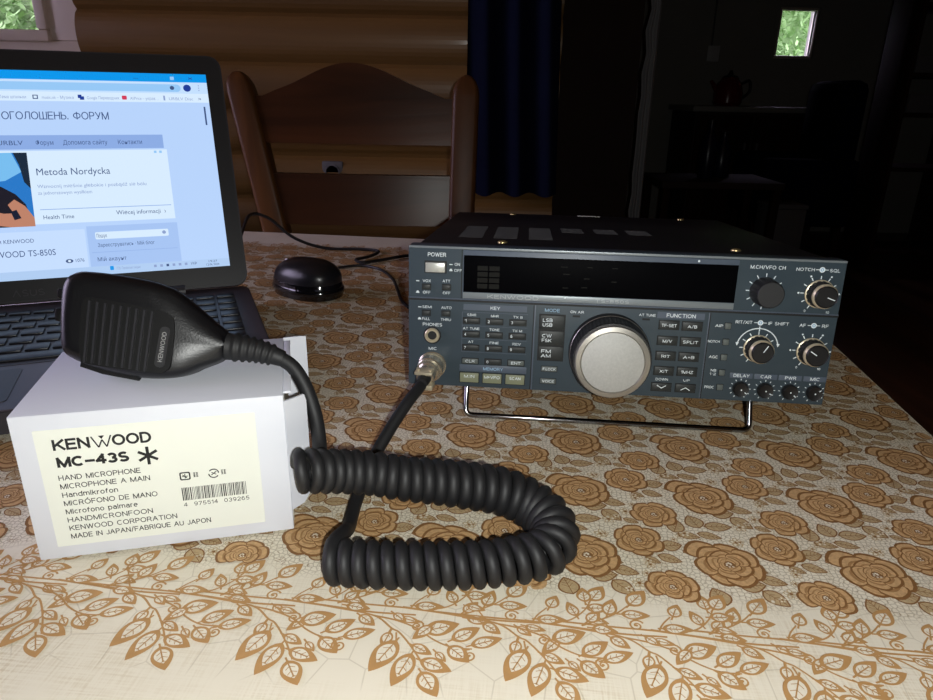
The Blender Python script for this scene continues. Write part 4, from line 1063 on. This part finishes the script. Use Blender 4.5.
def button(name, x, y, w, h, hgt, mt, txt=None, tw=None, th=1.9, tx=0.0, ty=0.0, recess=0.7, txt2=None, extra=None):
    mb = MB()
    if recess: mb.box((x - w / 2 - recess, y - h / 2 - recess, -.1), (x + w / 2 + recess, y + h / 2 + recess, .14), 2, 0, PN)
    mb.box((x - w / 2, y - h / 2, -.2), (x + w / 2, y + h / 2, hgt), 0, min(.5, h / 6), PN)
    z = hgt + .05
    if txt: mb.text(txt, x + tx, y + ty, tw, th, z, 1, PN, .022)
    if txt2: mb.text(txt2, x + tx, y - 1.9, tw, th, z, 1, PN, .022)
    if extra:
        for q in extra: mb.flat([(x + a, y + b) for a, b in q], z, 1, PN)
    return mb.build(name, [mt, 'print_white', 'groove'], tr_)
button('power_button', 21.5, 97.9, 15.4, 7.6, 3.2, 'button_silver', recess=1.1)
for x, y in ((14.4, 82.0), (30.4, 82.2), (14.4, 60.8), (30.2, 60.9)): button('push_switch', x, y, 6.2, 3.8, 1.6, 'button_dark', recess=.6)
for k, (x, y) in enumerate([(50.8 + 18.5 * i, 55.9 - 11.1 * j) for j in range(3) for i in range(3)]):
    button('keypad_button', x, y, 12.6, 4.0, .9, 'button_dark', str(k + 1), 1.5, 2.4, -4.6)
button('keypad_button', 69.2, 22.5, 12.6, 4.0, .9, 'button_dark', '0', 1.6, 2.4, -4.4)
button('keypad_button', 50.6, 22.4, 12.6, 4.0, .9, 'button_grey', 'CLR', 7.6, 2.2)
button('keypad_button', 87.7, 22.5, 12.6, 4.0, .9, 'button_grey', 'ENT', 7.6, 2.2)
for s, x, tw in (('M.IN', 50.3, 8.4), ('M▸VFO', 68.9, 12.6), ('SCAN', 87.5, 9.0)): button('memory_button', x, 8.4, 15.2, 8.0, 1.2, 'button_olive', s, tw, 2.4, 0, 1.2, .6)
for a, b, y in (('LSB', 'USB', 57.4), ('CW', 'FSK', 44.7), ('FM', 'AM', 32.0)): button('mode_button', 114.8, y, 19.2, 11.4, .9, 'button_dark', a, 7.6, 2.8, -3.6, 1.9, 0, b)
button('small_button', 114.6, 18.9, 12.4, 4.2, .7, 'button_grey', 'F.LOCK', 10.2, 2.1, recess=.4); button('small_button', 114.2, 8.6, 12.4, 4.2, .7, 'button_grey', 'VOICE', 9.4, 2.1, recess=.4)
for s, x, y, tw in (('TF-SET', 205.1, 59.6, 11.6), ('A/B', 222.8, 59.4, 7.2), ('M/V', 205.0, 47.0, 7.2), ('SPLIT', 222.7, 46.9, 11.6), ('RIT', 205.0, 34.6, 6.6), ('A=B', 222.8, 34.6, 8.6), ('XIT', 204.8, 22.2, 6.6), ('1MHz', 222.8, 22.4, 9.2)):
    button('function_button', x, y, 14.8, 6.6, 1.0, 'button_dark', s, tw, 2.4, 0, -.2, .6)
chev = [[(-3.6, 1.2), (0, -.9), (0, -.2), (-3.6, 1.9)], [(3.6, 1.2), (3.6, 1.9), (0, -.2), (0, -.9)]]
button('step_button', 204.2, 8.6, 15.0, 6.4, 1.0, 'button_dark', recess=.6, extra=chev)
button('step_button', 223.0, 8.6, 15.0, 6.4, 1.0, 'button_dark', recess=.6, extra=[[(a, -b) for a, b in q][::-1] for q in chev])
for y in (60.9, 48.1, 35.7, 23.1, 10.9): button('toggle_button', 249.6, y, 4.4, 4.6, 1.2, 'button_grey', recess=.4)

KM = PN @ Matrix.Diagonal((1, 1, 1, 1))
def at(x, y): return PN @ Matrix.Translation((x, y, 0))
# tuning knob
mb = MB()
def fl(r, h, k): return r - (.55 if (k % 4 < 2 and 9 < h < 26) else 0)
mb.lathe([(31.4, -.2), (31.4, 6), (30.2, 8), (30.0, 9.5), (30.0, 25), (29.2, 26.5), (27, 26.6)], 240, 0, at(160.4, 35.6), flute=fl)
tk = mb.build('tuning_knob', 'knob_black', tr_)
MB().lathe([(30.4, 6.4), (30.9, 7.0), (30.4, 7.6)], 96, 0, at(160.4, 35.6)).build('knob_ring', 'knob_silver', tk)
mb = MB(); mb.lathe([(28.3, 26.0), (28.5, 28.5), (27.6, 30.4), (24.2, 30.9), (23.4, 30.2)], 96, 0, at(160.4, 35.6)); mb.build('knob_rim', 'knob_silver', tk)
MB().lathe([(23.3, 29), (23.3, 30.6), (22.6, 30.9), (0.01, 30.9)], 96, 0, at(160.4, 35.6)).build('knob_face', 'knob_face', tk)
# channel knob
def fl2(r, h, k): return r - (.5 if (k % 8 < 2 and h < 14.5) else 0)
mb = MB(); mb.lathe([(11.0, -.2), (10.8, 2), (10.2, 14), (9.6, 15.2)], 96, 0, at(*KN['mch']), flute=fl2)
o_ = mb.build('channel_knob', 'knob_black', tr_); MB().lathe([(9.5, 14.8), (9.5, 15.3), (9.1, 15.6), (.01, 15.6)], 48, 0, at(*KN['mch'])).build('knob_cap', 'knob_cap', o_)
for nm, ang in (('sql', -20), ('if', 60), ('af', 148)):
    x, y = KN[nm]; mb = MB()
    mb.lathe([(10.3, -.2), (10.2, 2), (9.8, 6.5), (9.2, 7.2)], 96, 0, at(x, y), flute=lambda r, h, k: r - (.45 if (k % 6 < 2 and h < 7) else 0))
    o_ = mb.build('dual_knob', 'knob_black', tr_)
    MB().lathe([(10.2, 1.0), (10.8, 1.4), (10.8, 2.4), (10.2, 2.8)], 64, 0, at(x, y)).build('ring_trim', 'brass_ring', o_)
    mb = MB(); mb.lathe([(8.0, 7), (8.2, 14.6), (7.6, 15.4), (7.3, 15.0), (.01, 15.0)], 64, 0, at(x, y), flute=lambda r, h, k: r - (.3 if (k % 4 < 2 and h < 14 and r > 7.7) else 0))
    a = math.radians(ang); mb.flat([(x + c * 6.6 * math.cos(a) - d * math.sin(a), y + c * 6.6 * math.sin(a) + d * math.cos(a)) for c, d in ((.1, -.35), (1, -.35), (1, .35), (.1, .35))], 15.08, 1, PN)
    ik = mb.build('inner_knob', ['knob_black', 'print_white'], o_)
    MB().lathe([(8.1, 10.2), (9.3, 11.0), (9.2, 12.4), (8.1, 13.6)], 64, 0, at(x, y)).build('ring_trim', 'brass_ring', ik)
for i, (x, y) in enumerate(SMALL):
    mb = MB(); mb.lathe([(6.1, -.2), (6.0, 3.4), (5.4, 4.2), (5.0, 4.0), (.01, 4.0)], 48, 0, at(x, y), flute=lambda r, h, k: r - (.3 if (k % 4 < 2 and r > 5.6) else 0))
    a = math.radians((-35, -30, -40, 40)[i]); mb.flat([(x + c * math.cos(a) - d * math.sin(a), y + c * math.sin(a) + d * math.cos(a)) for c, d in ((3.2, -.35), (5.2, -.35), (5.2, .35), (3.2, .35))], 4.3, 1, PN)
    disc(x, y, .6, 4.06, 1, 8, mb)
    mb.build('level_knob', ['knob_black', 'print_white'], tr_)
# headphone jack
mb = MB(); mb.lathe([(7.2, -.2), (7.2, .5), (6.6, .9)], 40, 1, at(19.5, 42.6)); mb.lathe([(6.0, .4), (6.0, 2.0), (5.4, 2.6), (4.3, 2.6), (4.0, 1.2), (.01, 1.1)], 40, 0, at(19.5, 42.6))
hj = mb.build('headphone_jack', ['brass_ring', 'groove'], tr_); MB().lathe([(3.6, 1.0), (3.6, 1.3), (.01, 1.3)], 24, 0, at(19.5, 42.6)).build('jack_hole', 'groove', hj)
MB().lathe([(11.4, -.2), (11.4, 1.6), (10.6, 2.2), (9.4, 2.2)], 48, 0, at(19.8, 17.6)).build('microphone_socket', 'nickel', tr_)

# wire bail under the front
def rl(p): return RMi @ Vector(p)
Rz_ = Matrix.Rotation(RYAW, 3, 'Z')
ft = [rl(Vector((RO.x, RO.y, TZ + .0034)) + Rz_ @ Vector((sx * .1185, .016, 0))) for sx in (-1, 1)]
tp = [Vector((sx * .1185, .030, .001)) for sx in (-1, 1)]
def arc_corner(a, b, c, r=.006, n=6):
    u = (a - b).normalized(); v = (c - b).normalized(); out = []
    for k in range(n + 1):
        f = k / n; out.append(b + u * r * (1 - f) ** 2 + v * r * f ** 2)
    return out
pts = [tp[0] + Vector((.006, .002, .003)), tp[0]] + arc_corner(tp[0], ft[0], ft[1]) + arc_corner(ft[0], ft[1], tp[1]) + [tp[1], tp[1] + Vector((-.006, .002, .003))]
MB().tube(pts, .0023, 12).build('wire_bail', 'chrome', tr_)

# ------------------------------------------------------------------ microphone carton
mat('carton_white', rgb(224, 227, 236), .55, spec=.3, bump=(30, .08, .003))
mat('label_cream', rgb(236, 239, 230), .5, spec=.3)
mat('ink', rgb(22, 24, 26), .6)
mat('carton_inside', rgb(186, 184, 172), .8)
BW, BH, BD = .1445, .093, .1024
bxo = thing('microphone_carton', 'white cardboard microphone carton with printed label at the left front', 'box', (-.2471, .3293, TZ + .0016), (0, 0, .2486))
mb = MB(); mb.box((0, 0, 0), (BW, BD, BH), 0, .0009, None, 2)
mb.box((BW - .0005, .004, .004), (BW + .0004, BD - .004, BH - .004), 1)
car = mb.build('carton_body', ['carton_white', 'carton_inside'], bxo)
def flap(name, P, hinge, ang, t=.0007):
    """cardboard flap: polygon in (out from the hinge, height)"""
    M = Matrix.Translation(hinge) @ Matrix.Rotation(ang, 4, 'Z') @ Matrix(((1, 0, 0, 0), (0, 0, 1, 0), (0, 1, 0, 0), (0, 0, 0, 1)))
    return MB().prism(P, -t, t, 0, M).build(name, 'carton_white', bxo)
fp = [(0, .014), (.010, .014), (.0155, .019), (.0175, .026), (.0175, .083), (.016, .0875), (0, .0885)]
flap('end_flap', fp, (BW - .0003, .0012, 0), .75)
flap('end_flap', [(0, .012), (.012, .014), (.016, .02), (.016, BH + .0), (.012, BH + .0005), (0, BH + .0005)], (BW - .0003, BD - .0012, 0), .12)
mb = MB().box((BW, .006, BH - .0016), (BW + .0045, BD - .006, BH - .0002), 0, .0003); mb.build('top_flap_edge', 'carton_white', bxo)
L_ = MB(); BM = UP @ Matrix.Diagonal((.001, .001, .001, 1))
L_.prism(rrect(10.8, 127.6, 8.2, 83.6, .6), 0, .16, 0, BM)
def ltx(s, x0, x1, yb, h, b=.125, z=.2): stroke_text(L_, s, x0, x1, yb, h, z, 1, BM, b)
ltx('KEN', 19.3, 38.2, 70.6, 7.0, .20); ltx('OOD', 49.6, 70.2, 70.6, 7.0, .20)
for a, b in (((39.2, 77.4), (42.4, 70.4)), ((42.4, 70.4), (44.6, 75.0)), ((44.6, 75.0), (46.6, 70.4)), ((46.6, 70.4), (49.4, 77.4))):
    for q in ribbon([a, b], .8): L_.flat(q, .2, 1, BM)
L_.flat([(42.9, 77.6), (44.5, 75.4), (46.1, 77.6)], .2, 1, BM)
ltx('MC–43S', 19.6, 57.0, 59.8, 6.6, .24)
for k in range(3):
    a = math.radians(90 + 60 * k); c, s_ = math.cos(a), math.sin(a)
    for q in ribbon([(66.9 - 5.8 * c, 62.2 - 5.8 * s_), (66.9 + 5.8 * c, 62.2 + 5.8 * s_)], 1.7): L_.flat(q, .2 + .002 * k, 1, BM)
for k, (s, x1) in enumerate((('HAND MICROPHONE', 61.6), ('MICROPHONE A MAIN', 66.0), ('Handmikrofon', 48.0), ('MICRÓFONO DE MANO', 68.6), ('Microfono palmare', 57.0), ('HANDMICRONFOON', 64.6), ('KENWOOD CORPORATION', 77.4), ('MADE IN JAPAN/FABRIQUE AU JAPON', 96.0))):
    ltx(s, 18.8, x1, 51.6 - 5.55 * k, 3.35, .14)
rb = random.Random(12); x = 82.0
for k in range(46):
    w_ = rb.choice((.3, .3, .45, .65)); 
    if x + w_ > 119: break
    L_.flat([(x, 29.8), (x + w_, 29.8), (x + w_, 38.6), (x, 38.6)], .2, 1, BM); x += w_ + rb.choice((.3, .4, .6))
ltx('4  975514  039265', 82.0, 119.6, 25.6, 2.7, .13)
L_.prism(rrect(82, 88, 43.6, 49.0, 1), .17, .2, 1, BM); L_.prism(rrect(82.8, 87.2, 44.4, 48.2, .6), .17, .23, 0, BM)
for a, b in (((83.4, 46.2), (86.6, 46.2)), ((85, 44.8), (85, 47.8)), ((83.6, 47.4), (86, 45))): 
    for q in ribbon([a, b], .5): L_.flat(q, .25, 1, BM)
for k0 in (0, PI):
    for q in ribbon([(101 + 2.8 * math.cos(k0 + t * .25), 46.2 + 2.8 * math.sin(k0 + t * .25)) for t in range(11)], .7): L_.flat(q, .2, 1, BM)
for q in ribbon([(99.6, 45.2), (102.6, 47.4)], .6): L_.flat(q, .2, 1, BM)
for q in ribbon([(99.8, 47), (102.4, 45.4)], .5): L_.flat(q, .2, 1, BM)
for x0 in (89.6, 105.2):
    for dx in (0, 1.5):
        for dy in (0, .9, 1.8, 2.7): L_.flat([(x0 + dx, 45 + dy), (x0 + dx + 1.2, 45 + dy), (x0 + dx + 1.2, 45.4 + dy), (x0 + dx, 45.4 + dy)], .2, 1, BM)
        L_.flat([(x0 + dx + .4, 45), (x0 + dx + .8, 45), (x0 + dx + .8, 48.1), (x0 + dx + .4, 48.1)], .21, 1, BM)
L_.build('printed_label', ['label_cream', 'ink'], bxo)

# ------------------------------------------------------------------ hand microphone with coiled cord
mat('mic_black', rgb(12, 12, 15), .36, spec=.5, bump=(900, .25, .0004))
mat('mic_grille', rgb(11, 11, 12), .5, spec=.3)
mat('mic_rib', rgb(40, 40, 44), .35, spec=.6)  # ribs coloured lighter than the grille, for the light their ridges catch
mat('plate_grey', rgb(70, 70, 72), .3, metal=.5)
mat('plate_ink', rgb(150, 150, 150), .4)
MP = Vector((-.1855, .3863, TZ + .0937))
mic = thing('microphone', 'black hand microphone lying on the white carton with a thick coiled cord', 'microphone', MP[:])
MM = Matrix.Rotation(.15, 4, 'Z') @ Matrix.Rotation(-.45, 4, 'X')
FM = MM @ UP @ Matrix.Diagonal((.001, .001, .001, 1))    # mm on the face, height towards the viewer
OUT = [(x * .965 - .6, y * .975 + .6) for x, y in [(-48.8, 67.6), (-42.8, 68.3), (-25.9, 66.2), (-6.0, 62.0), (3.5, 58.6), (12.4, 54.0), (24.8, 42.9), (33.1, 35.1), (40.0, 28.6), (40.2, 22), (38.6, 15.5), (36.4, 10.2), (24.3, 5.9), (14.8, 1.9), (3.5, 0.2), (-12.3, 1.1), (-29.0, 4.9), (-45.6, 11.0), (-54.5, 16.5), (-57.4, 22), (-57.8, 33.4), (-57.7, 49.1), (-56.6, 58.7), (-53.8, 64.8)]]
op = [(p.x, p.y) for p in spline([(x, y, 0) for x, y in OUT + OUT[:1]], 3)][:-1]
def spine(x): f = max(0, min(1, (x + 14) / 52)); return (max(-36, min(38, x)), 34 - 14.5 * f)
def inset(P, d, scale=True):
    out = []; n = len(P)
    for i in range(n):
        ax, ay = P[(i - 2) % n]; bx, by = P[(i + 2) % n]; l = math.hypot(bx - ax, by - ay)
        nx, ny = (by - ay) / l, -(bx - ax) / l
        if scale: sx, sy = spine(P[i][0]); d_ = d * min(1, math.hypot(P[i][0] - sx, P[i][1] - sy) / 26)
        else: d_ = d
        out.append((P[i][0] + nx * d_, P[i][1] + ny * d_))
    return out
def taper(x):  # thickness falls towards the cord end
    return 1.0 - .62 * max(0, min(1, (x - 2) / 38)) ** 1.1
layers = [(-9, .3), (-3, 0), (4, 0), (9, .5), (12.5, 2.2), (14.3, 4.6), (15.0, 7.0)]
def T_(x):
    f = max(0, min(1, (x - 4) / 36)); f = f * f * (3 - 2 * f); return 1 - .50 * f

def skin(sgn):
    rings = []
    for h, d in layers: rings.append([(x, y, sgn * h * T_(x0)) for (x, y), (x0, y0) in zip(inset(op, d), op)])
    for f in (.18, .36, .55, .75, .95):
        r = []
        for (x, y), (x0, y0) in zip(inset(op, 7), op):
            sx, sy = spine(x0); q = x + (sx - x) * f, y + (sy - y) * f
            r.append((q[0], q[1], sgn * (15.0 * T_(q[0]) + 2.6 * (1 - T_(q[0])) * (1 - (1 - f) ** 2) * 2)))
        rings.append(r)
    return rings
n_ = len(op); fr_ = skin(1); bk_ = [[(x, y, z * 1.05) for x, y, z in r] for r in skin(-1)][2:]
rings = bk_[::-1] + fr_
vs_ = [p for r in rings for p in r]
fs = [(i * n_ + k, i * n_ + (k + 1) % n_, (i + 1) * n_ + (k + 1) % n_, (i + 1) * n_ + k)[::-1] for i in range(len(rings) - 1) for k in range(n_)]
fs += [tuple(range(n_)), tuple(reversed(range((len(rings) - 1) * n_, len(rings) * n_)))]
bm = bmesh.new(); bv = [bm.verts.new(p) for p in vs_]
for f in fs: bm.faces.new([bv[i] for i in f])
i0 = (len(bk_) + len(layers) - 2) * n_
for _ in range(10): bmesh.ops.smooth_vert(bm, verts=[v for v in bv[i0:] if v.co.x > -2], factor=.5, use_axis_x=True, use_axis_y=True, use_axis_z=True)
vs_ = [v.co[:] for v in bv]; bm.free()
mb = MB().add(vs_, fs, 0, FM, True)
mb.build('microphone_body', 'mic_black', mic, auto=1.1)
# grille insert with raised ribs
GO = [(-41.5, 47), (-36, 49.6), (-1, 41.5), (7.2, 38.2), (10.2, 32), (8.0, 9.5), (4.5, 4.4), (-2, 3.4), (-38, 10.0), (-42.6, 14.5), (-43.2, 30)]
gp = [(p.x, p.y) for p in spline([(x, y, 0) for x, y in GO + GO[:1]], 4)][:-1]
mb = MB(); mb.prism(gp[::-1], 12.5, 15.6, 0, FM); 
gr = mb.build('speaker_grille', 'mic_grille', mic)
mb = MB()
for k in range(9):
    f = k / 8; xt = -37.2 + f * 35.2; yt = 47.6 - f * 7.4; xb = -40.2 + f * 33.4; yb = 11.2 - f * 6.6
    dx, dy = xt - xb, yt - yb; l = math.hypot(dx, dy); px, py = dy / l, -dx / l
    w1 = .6
    mb.prism([(xb - px * w1, yb - py * w1), (xb + px * w1, yb + py * w1), (xt + px * w1, yt + py * w1), (xt - px * w1, yt - py * w1)], 15.5, 16.9, 0, FM)
mb.build('grille_rib', 'mic_rib', gr)
mb = MB(); c0 = Vector((3.3, 18.7)); 
NM = FM @ Matrix.Translation((c0.x, c0.y, 15.6)) @ Matrix.Rotation(PI / 2 - .17, 4, 'Z')
mb.prism(rrect(-12.2, 12.2, -2.9, 2.9, 2.6, 6), 0, .7, 0, NM); mb.text('KENWOOD', 0, 0, 18, 2.6, .75, 1, NM, .02)
mb.build('name_plate', ['plate_grey', 'plate_ink'], mic)
mb = MB(); mb.prism([(-46.5, 9.6), (-34, 4.6), (-14, -.2), (-14, 3.5), (-33, 8), (-46, 13)], -7, 6, 0, FM); mb.build('talk_switch', 'mic_grille', mic)
mb = MB(); mb.box((-62, 38, -3), (-56, 46, 4), 0, 1.2, FM); mb.box((-60.6, 52, -3), (-55, 58, 4), 0, 1.2, FM); mb.build('up_down_buttons', 'mic_grille', mic)
def rel(p): return Vector((p[0], p[1], p[2] + TZ)) - MP
sp = [rel(q) for q in ((-.1500, .4008, .1112), (-.1400, .4014, .1098), (-.1313, .4018, .1080), (-.1235, .4018, .1057), (-.1159, .4017, .1029))]
path = spline(sp, 8); rr = []
for i in range(len(path)):
    f = i / (len(path) - 1); rr.append(.0087 - .0036 * f + (.0011 if (i % 4 < 2 and .12 < f < .82) else 0))
MB().tube(path, 0, 18, radii=rr).build('strain_relief', 'rubber', mic, auto=.9)
cord = [rel(q) for q in ((-.1180, .4017, .1037), (-.1090, .4000, .0975), (-.1010, .3960, .0850), (-.0950, .3900, .0690), (-.0912, .3800, .0560), (-.0900, .3700, .0500), (-.0915, .3640, .0460))]
# axis of the coil: rests high on the carton end, drops to the table at the bend and comes back
ax = [rel(q) for q in ((-.0970, .3445, .0560), (-.0900, .3466, .0550), (-.0715, .3560, .0495), (-.0540, .3600, .0460), (-.0368, .3615, .0420), (-.0080, .3660, .0365), (.0230, .3700, .0290), (.0425, .3670, .0215), (.0525, .3555, .0180),
                                (.0548, .3420, .0160), (.0480, .3285, .0154), (.0320, .3215, .0148), (.0095, .3170, .0146), (-.0185, .3150, .0146), (-.0465, .3150, .0146), (-.0640, .3162, .0146), (-.0735, .3172, .0146))]
A_ = spline(ax, 24)
S = [0.0]
for a, b in zip(A_, A_[1:]): S.append(S[-1] + (b - a).length)
tot = S[-1]
def at_s(s):
    import bisect
    i = min(len(A_) - 2, max(0, bisect.bisect_right(S, s) - 1)); f = (s - S[i]) / max(1e-9, S[i + 1] - S[i])
    return A_[i].lerp(A_[i + 1], f), (A_[i + 1] - A_[i]).normalized()
def lerp_tab(tb, f):
    for (a, x), (b, y) in zip(tb, tb[1:]):
        if f <= b: return x + (y - x) * (f - a) / (b - a)
    return tb[-1][1]
NST = 1100; ang = [0.0]
for k in range(NST): ang.append(ang[-1] + tot / NST / lerp_tab(((0, .0066), (.25, .0072), (.38, .0086), (.55, .0090), (.70, .0081), (1, .0078)), (k + .5) / NST))
turns = math.floor(ang[-1]) + .25
hel = []; hr = []; up_n = Vector((0, 0, 1)); last = None
per = 18; nk = int(turns * per)
for k in range(nk + 1):
    tgt = ang[-1] * k / nk; i = min(NST - 1, int(np.searchsorted(ang, tgt, side='right')) - 1)
    f = (i + (tgt - ang[i]) / (ang[i + 1] - ang[i])) / NST; p, tg = at_s(tot * f)
    u = (up_n - tg * up_n.dot(tg)).normalized(); v = tg.cross(u)
    a = 2 * PI * turns * k / nk + 1.5 * PI; R_ = lerp_tab(((0, .0096), (.2, .0098), (.36, .0112), (.50, .0116), (.60, .0106), (.72, .0098), (1, .0096)), f)
    hel.append(p + (u * math.cos(a) + v * math.sin(a)) * R_); hr.append(lerp_tab(((0, .0038), (.36, .0042), (.55, .0042), (.7, .0040), (1, .0040)), f))
lead_in = spline(cord + [hel[0] + Vector((.004, .0035, -.002))], 8) 
e = hel[-1]
tail = [e, e + Vector((.0012, .007, -.0004))] + [rel(q) for q in ((-.0700, .3370, .0200), (-.0706, .3560, .0105), (-.0712, .3860, .0085), (-.0665, .4200, .0160), (-.0560, .4440, .0300), (-.0440, .4650, .0435), (-.0375, .4780, .0482), (-.0345, .4850, .0502))]
tl = spline(tail, 8)[1:]
full = lead_in + hel + tl
radii = [.0046] * (len(lead_in) - 6) + [.0044, .0043, .0042, .0041, .0040, .0039] + hr + [.0041, .0042, .0043] + [.0044] * (len(tl) - 3)
crd = MB().tube(full, 0, 12, radii=radii).build('coiled_cord', 'rubber', mic, auto=3.0)
# plug in the radio's socket
MW = Matrix.Translation(-MP)
sock = Matrix.Translation(RO) @ Matrix.Rotation(RYAW, 4, 'Z') @ Matrix.Rotation(-RT, 4, 'X') @ PN @ Matrix.Translation((19.8, 17.6, 0))
tilt = Matrix.Rotation(.13, 4, 'X') @ Matrix.Rotation(-.10, 4, 'Y')
PL = MW @ sock @ tilt
pl = MB(); pl.lathe([(8.6, 3.0), (8.6, 15), (7.2, 16.4), (6.9, 25), (6.0, 26)], 40, 0, PL)
pg = pl.build('plug', 'nickel', mic)
MB().lathe([(9.2, 2.6), (10.4, 3.4), (10.4, 10.4), (9.6, 11.4), (8.6, 11.6)], 60, 0, PL, flute=lambda r, h, k: r - (.3 if (k % 4 < 2 and 3.5 < h < 10.3) else 0)).build('locking_ring', 'nickel', pg)
mb = MB(); mb.box((-7.2, -8.6, 20.5), (7.2, -4.0, 31), 0, 1.2, PL); mb.box((-7.2, 4.0, 20.5), (7.2, 7.0, 31), 0, 1.2, PL)
for x in (-5, 5): mb.lathe([(1.5, 0), (1.5, 1.2)], 12, 0, PL @ Matrix.Translation((x, 7, 26)) @ Matrix.Rotation(-PI / 2, 4, 'X'))
mb.build('cable_clamp', 'brass_ring', pg)
MB().lathe([(5.4, 22), (5.0, 32), (4.3, 36)], 24, 0, PL).build('plug_sleeve', 'rubber', pg)
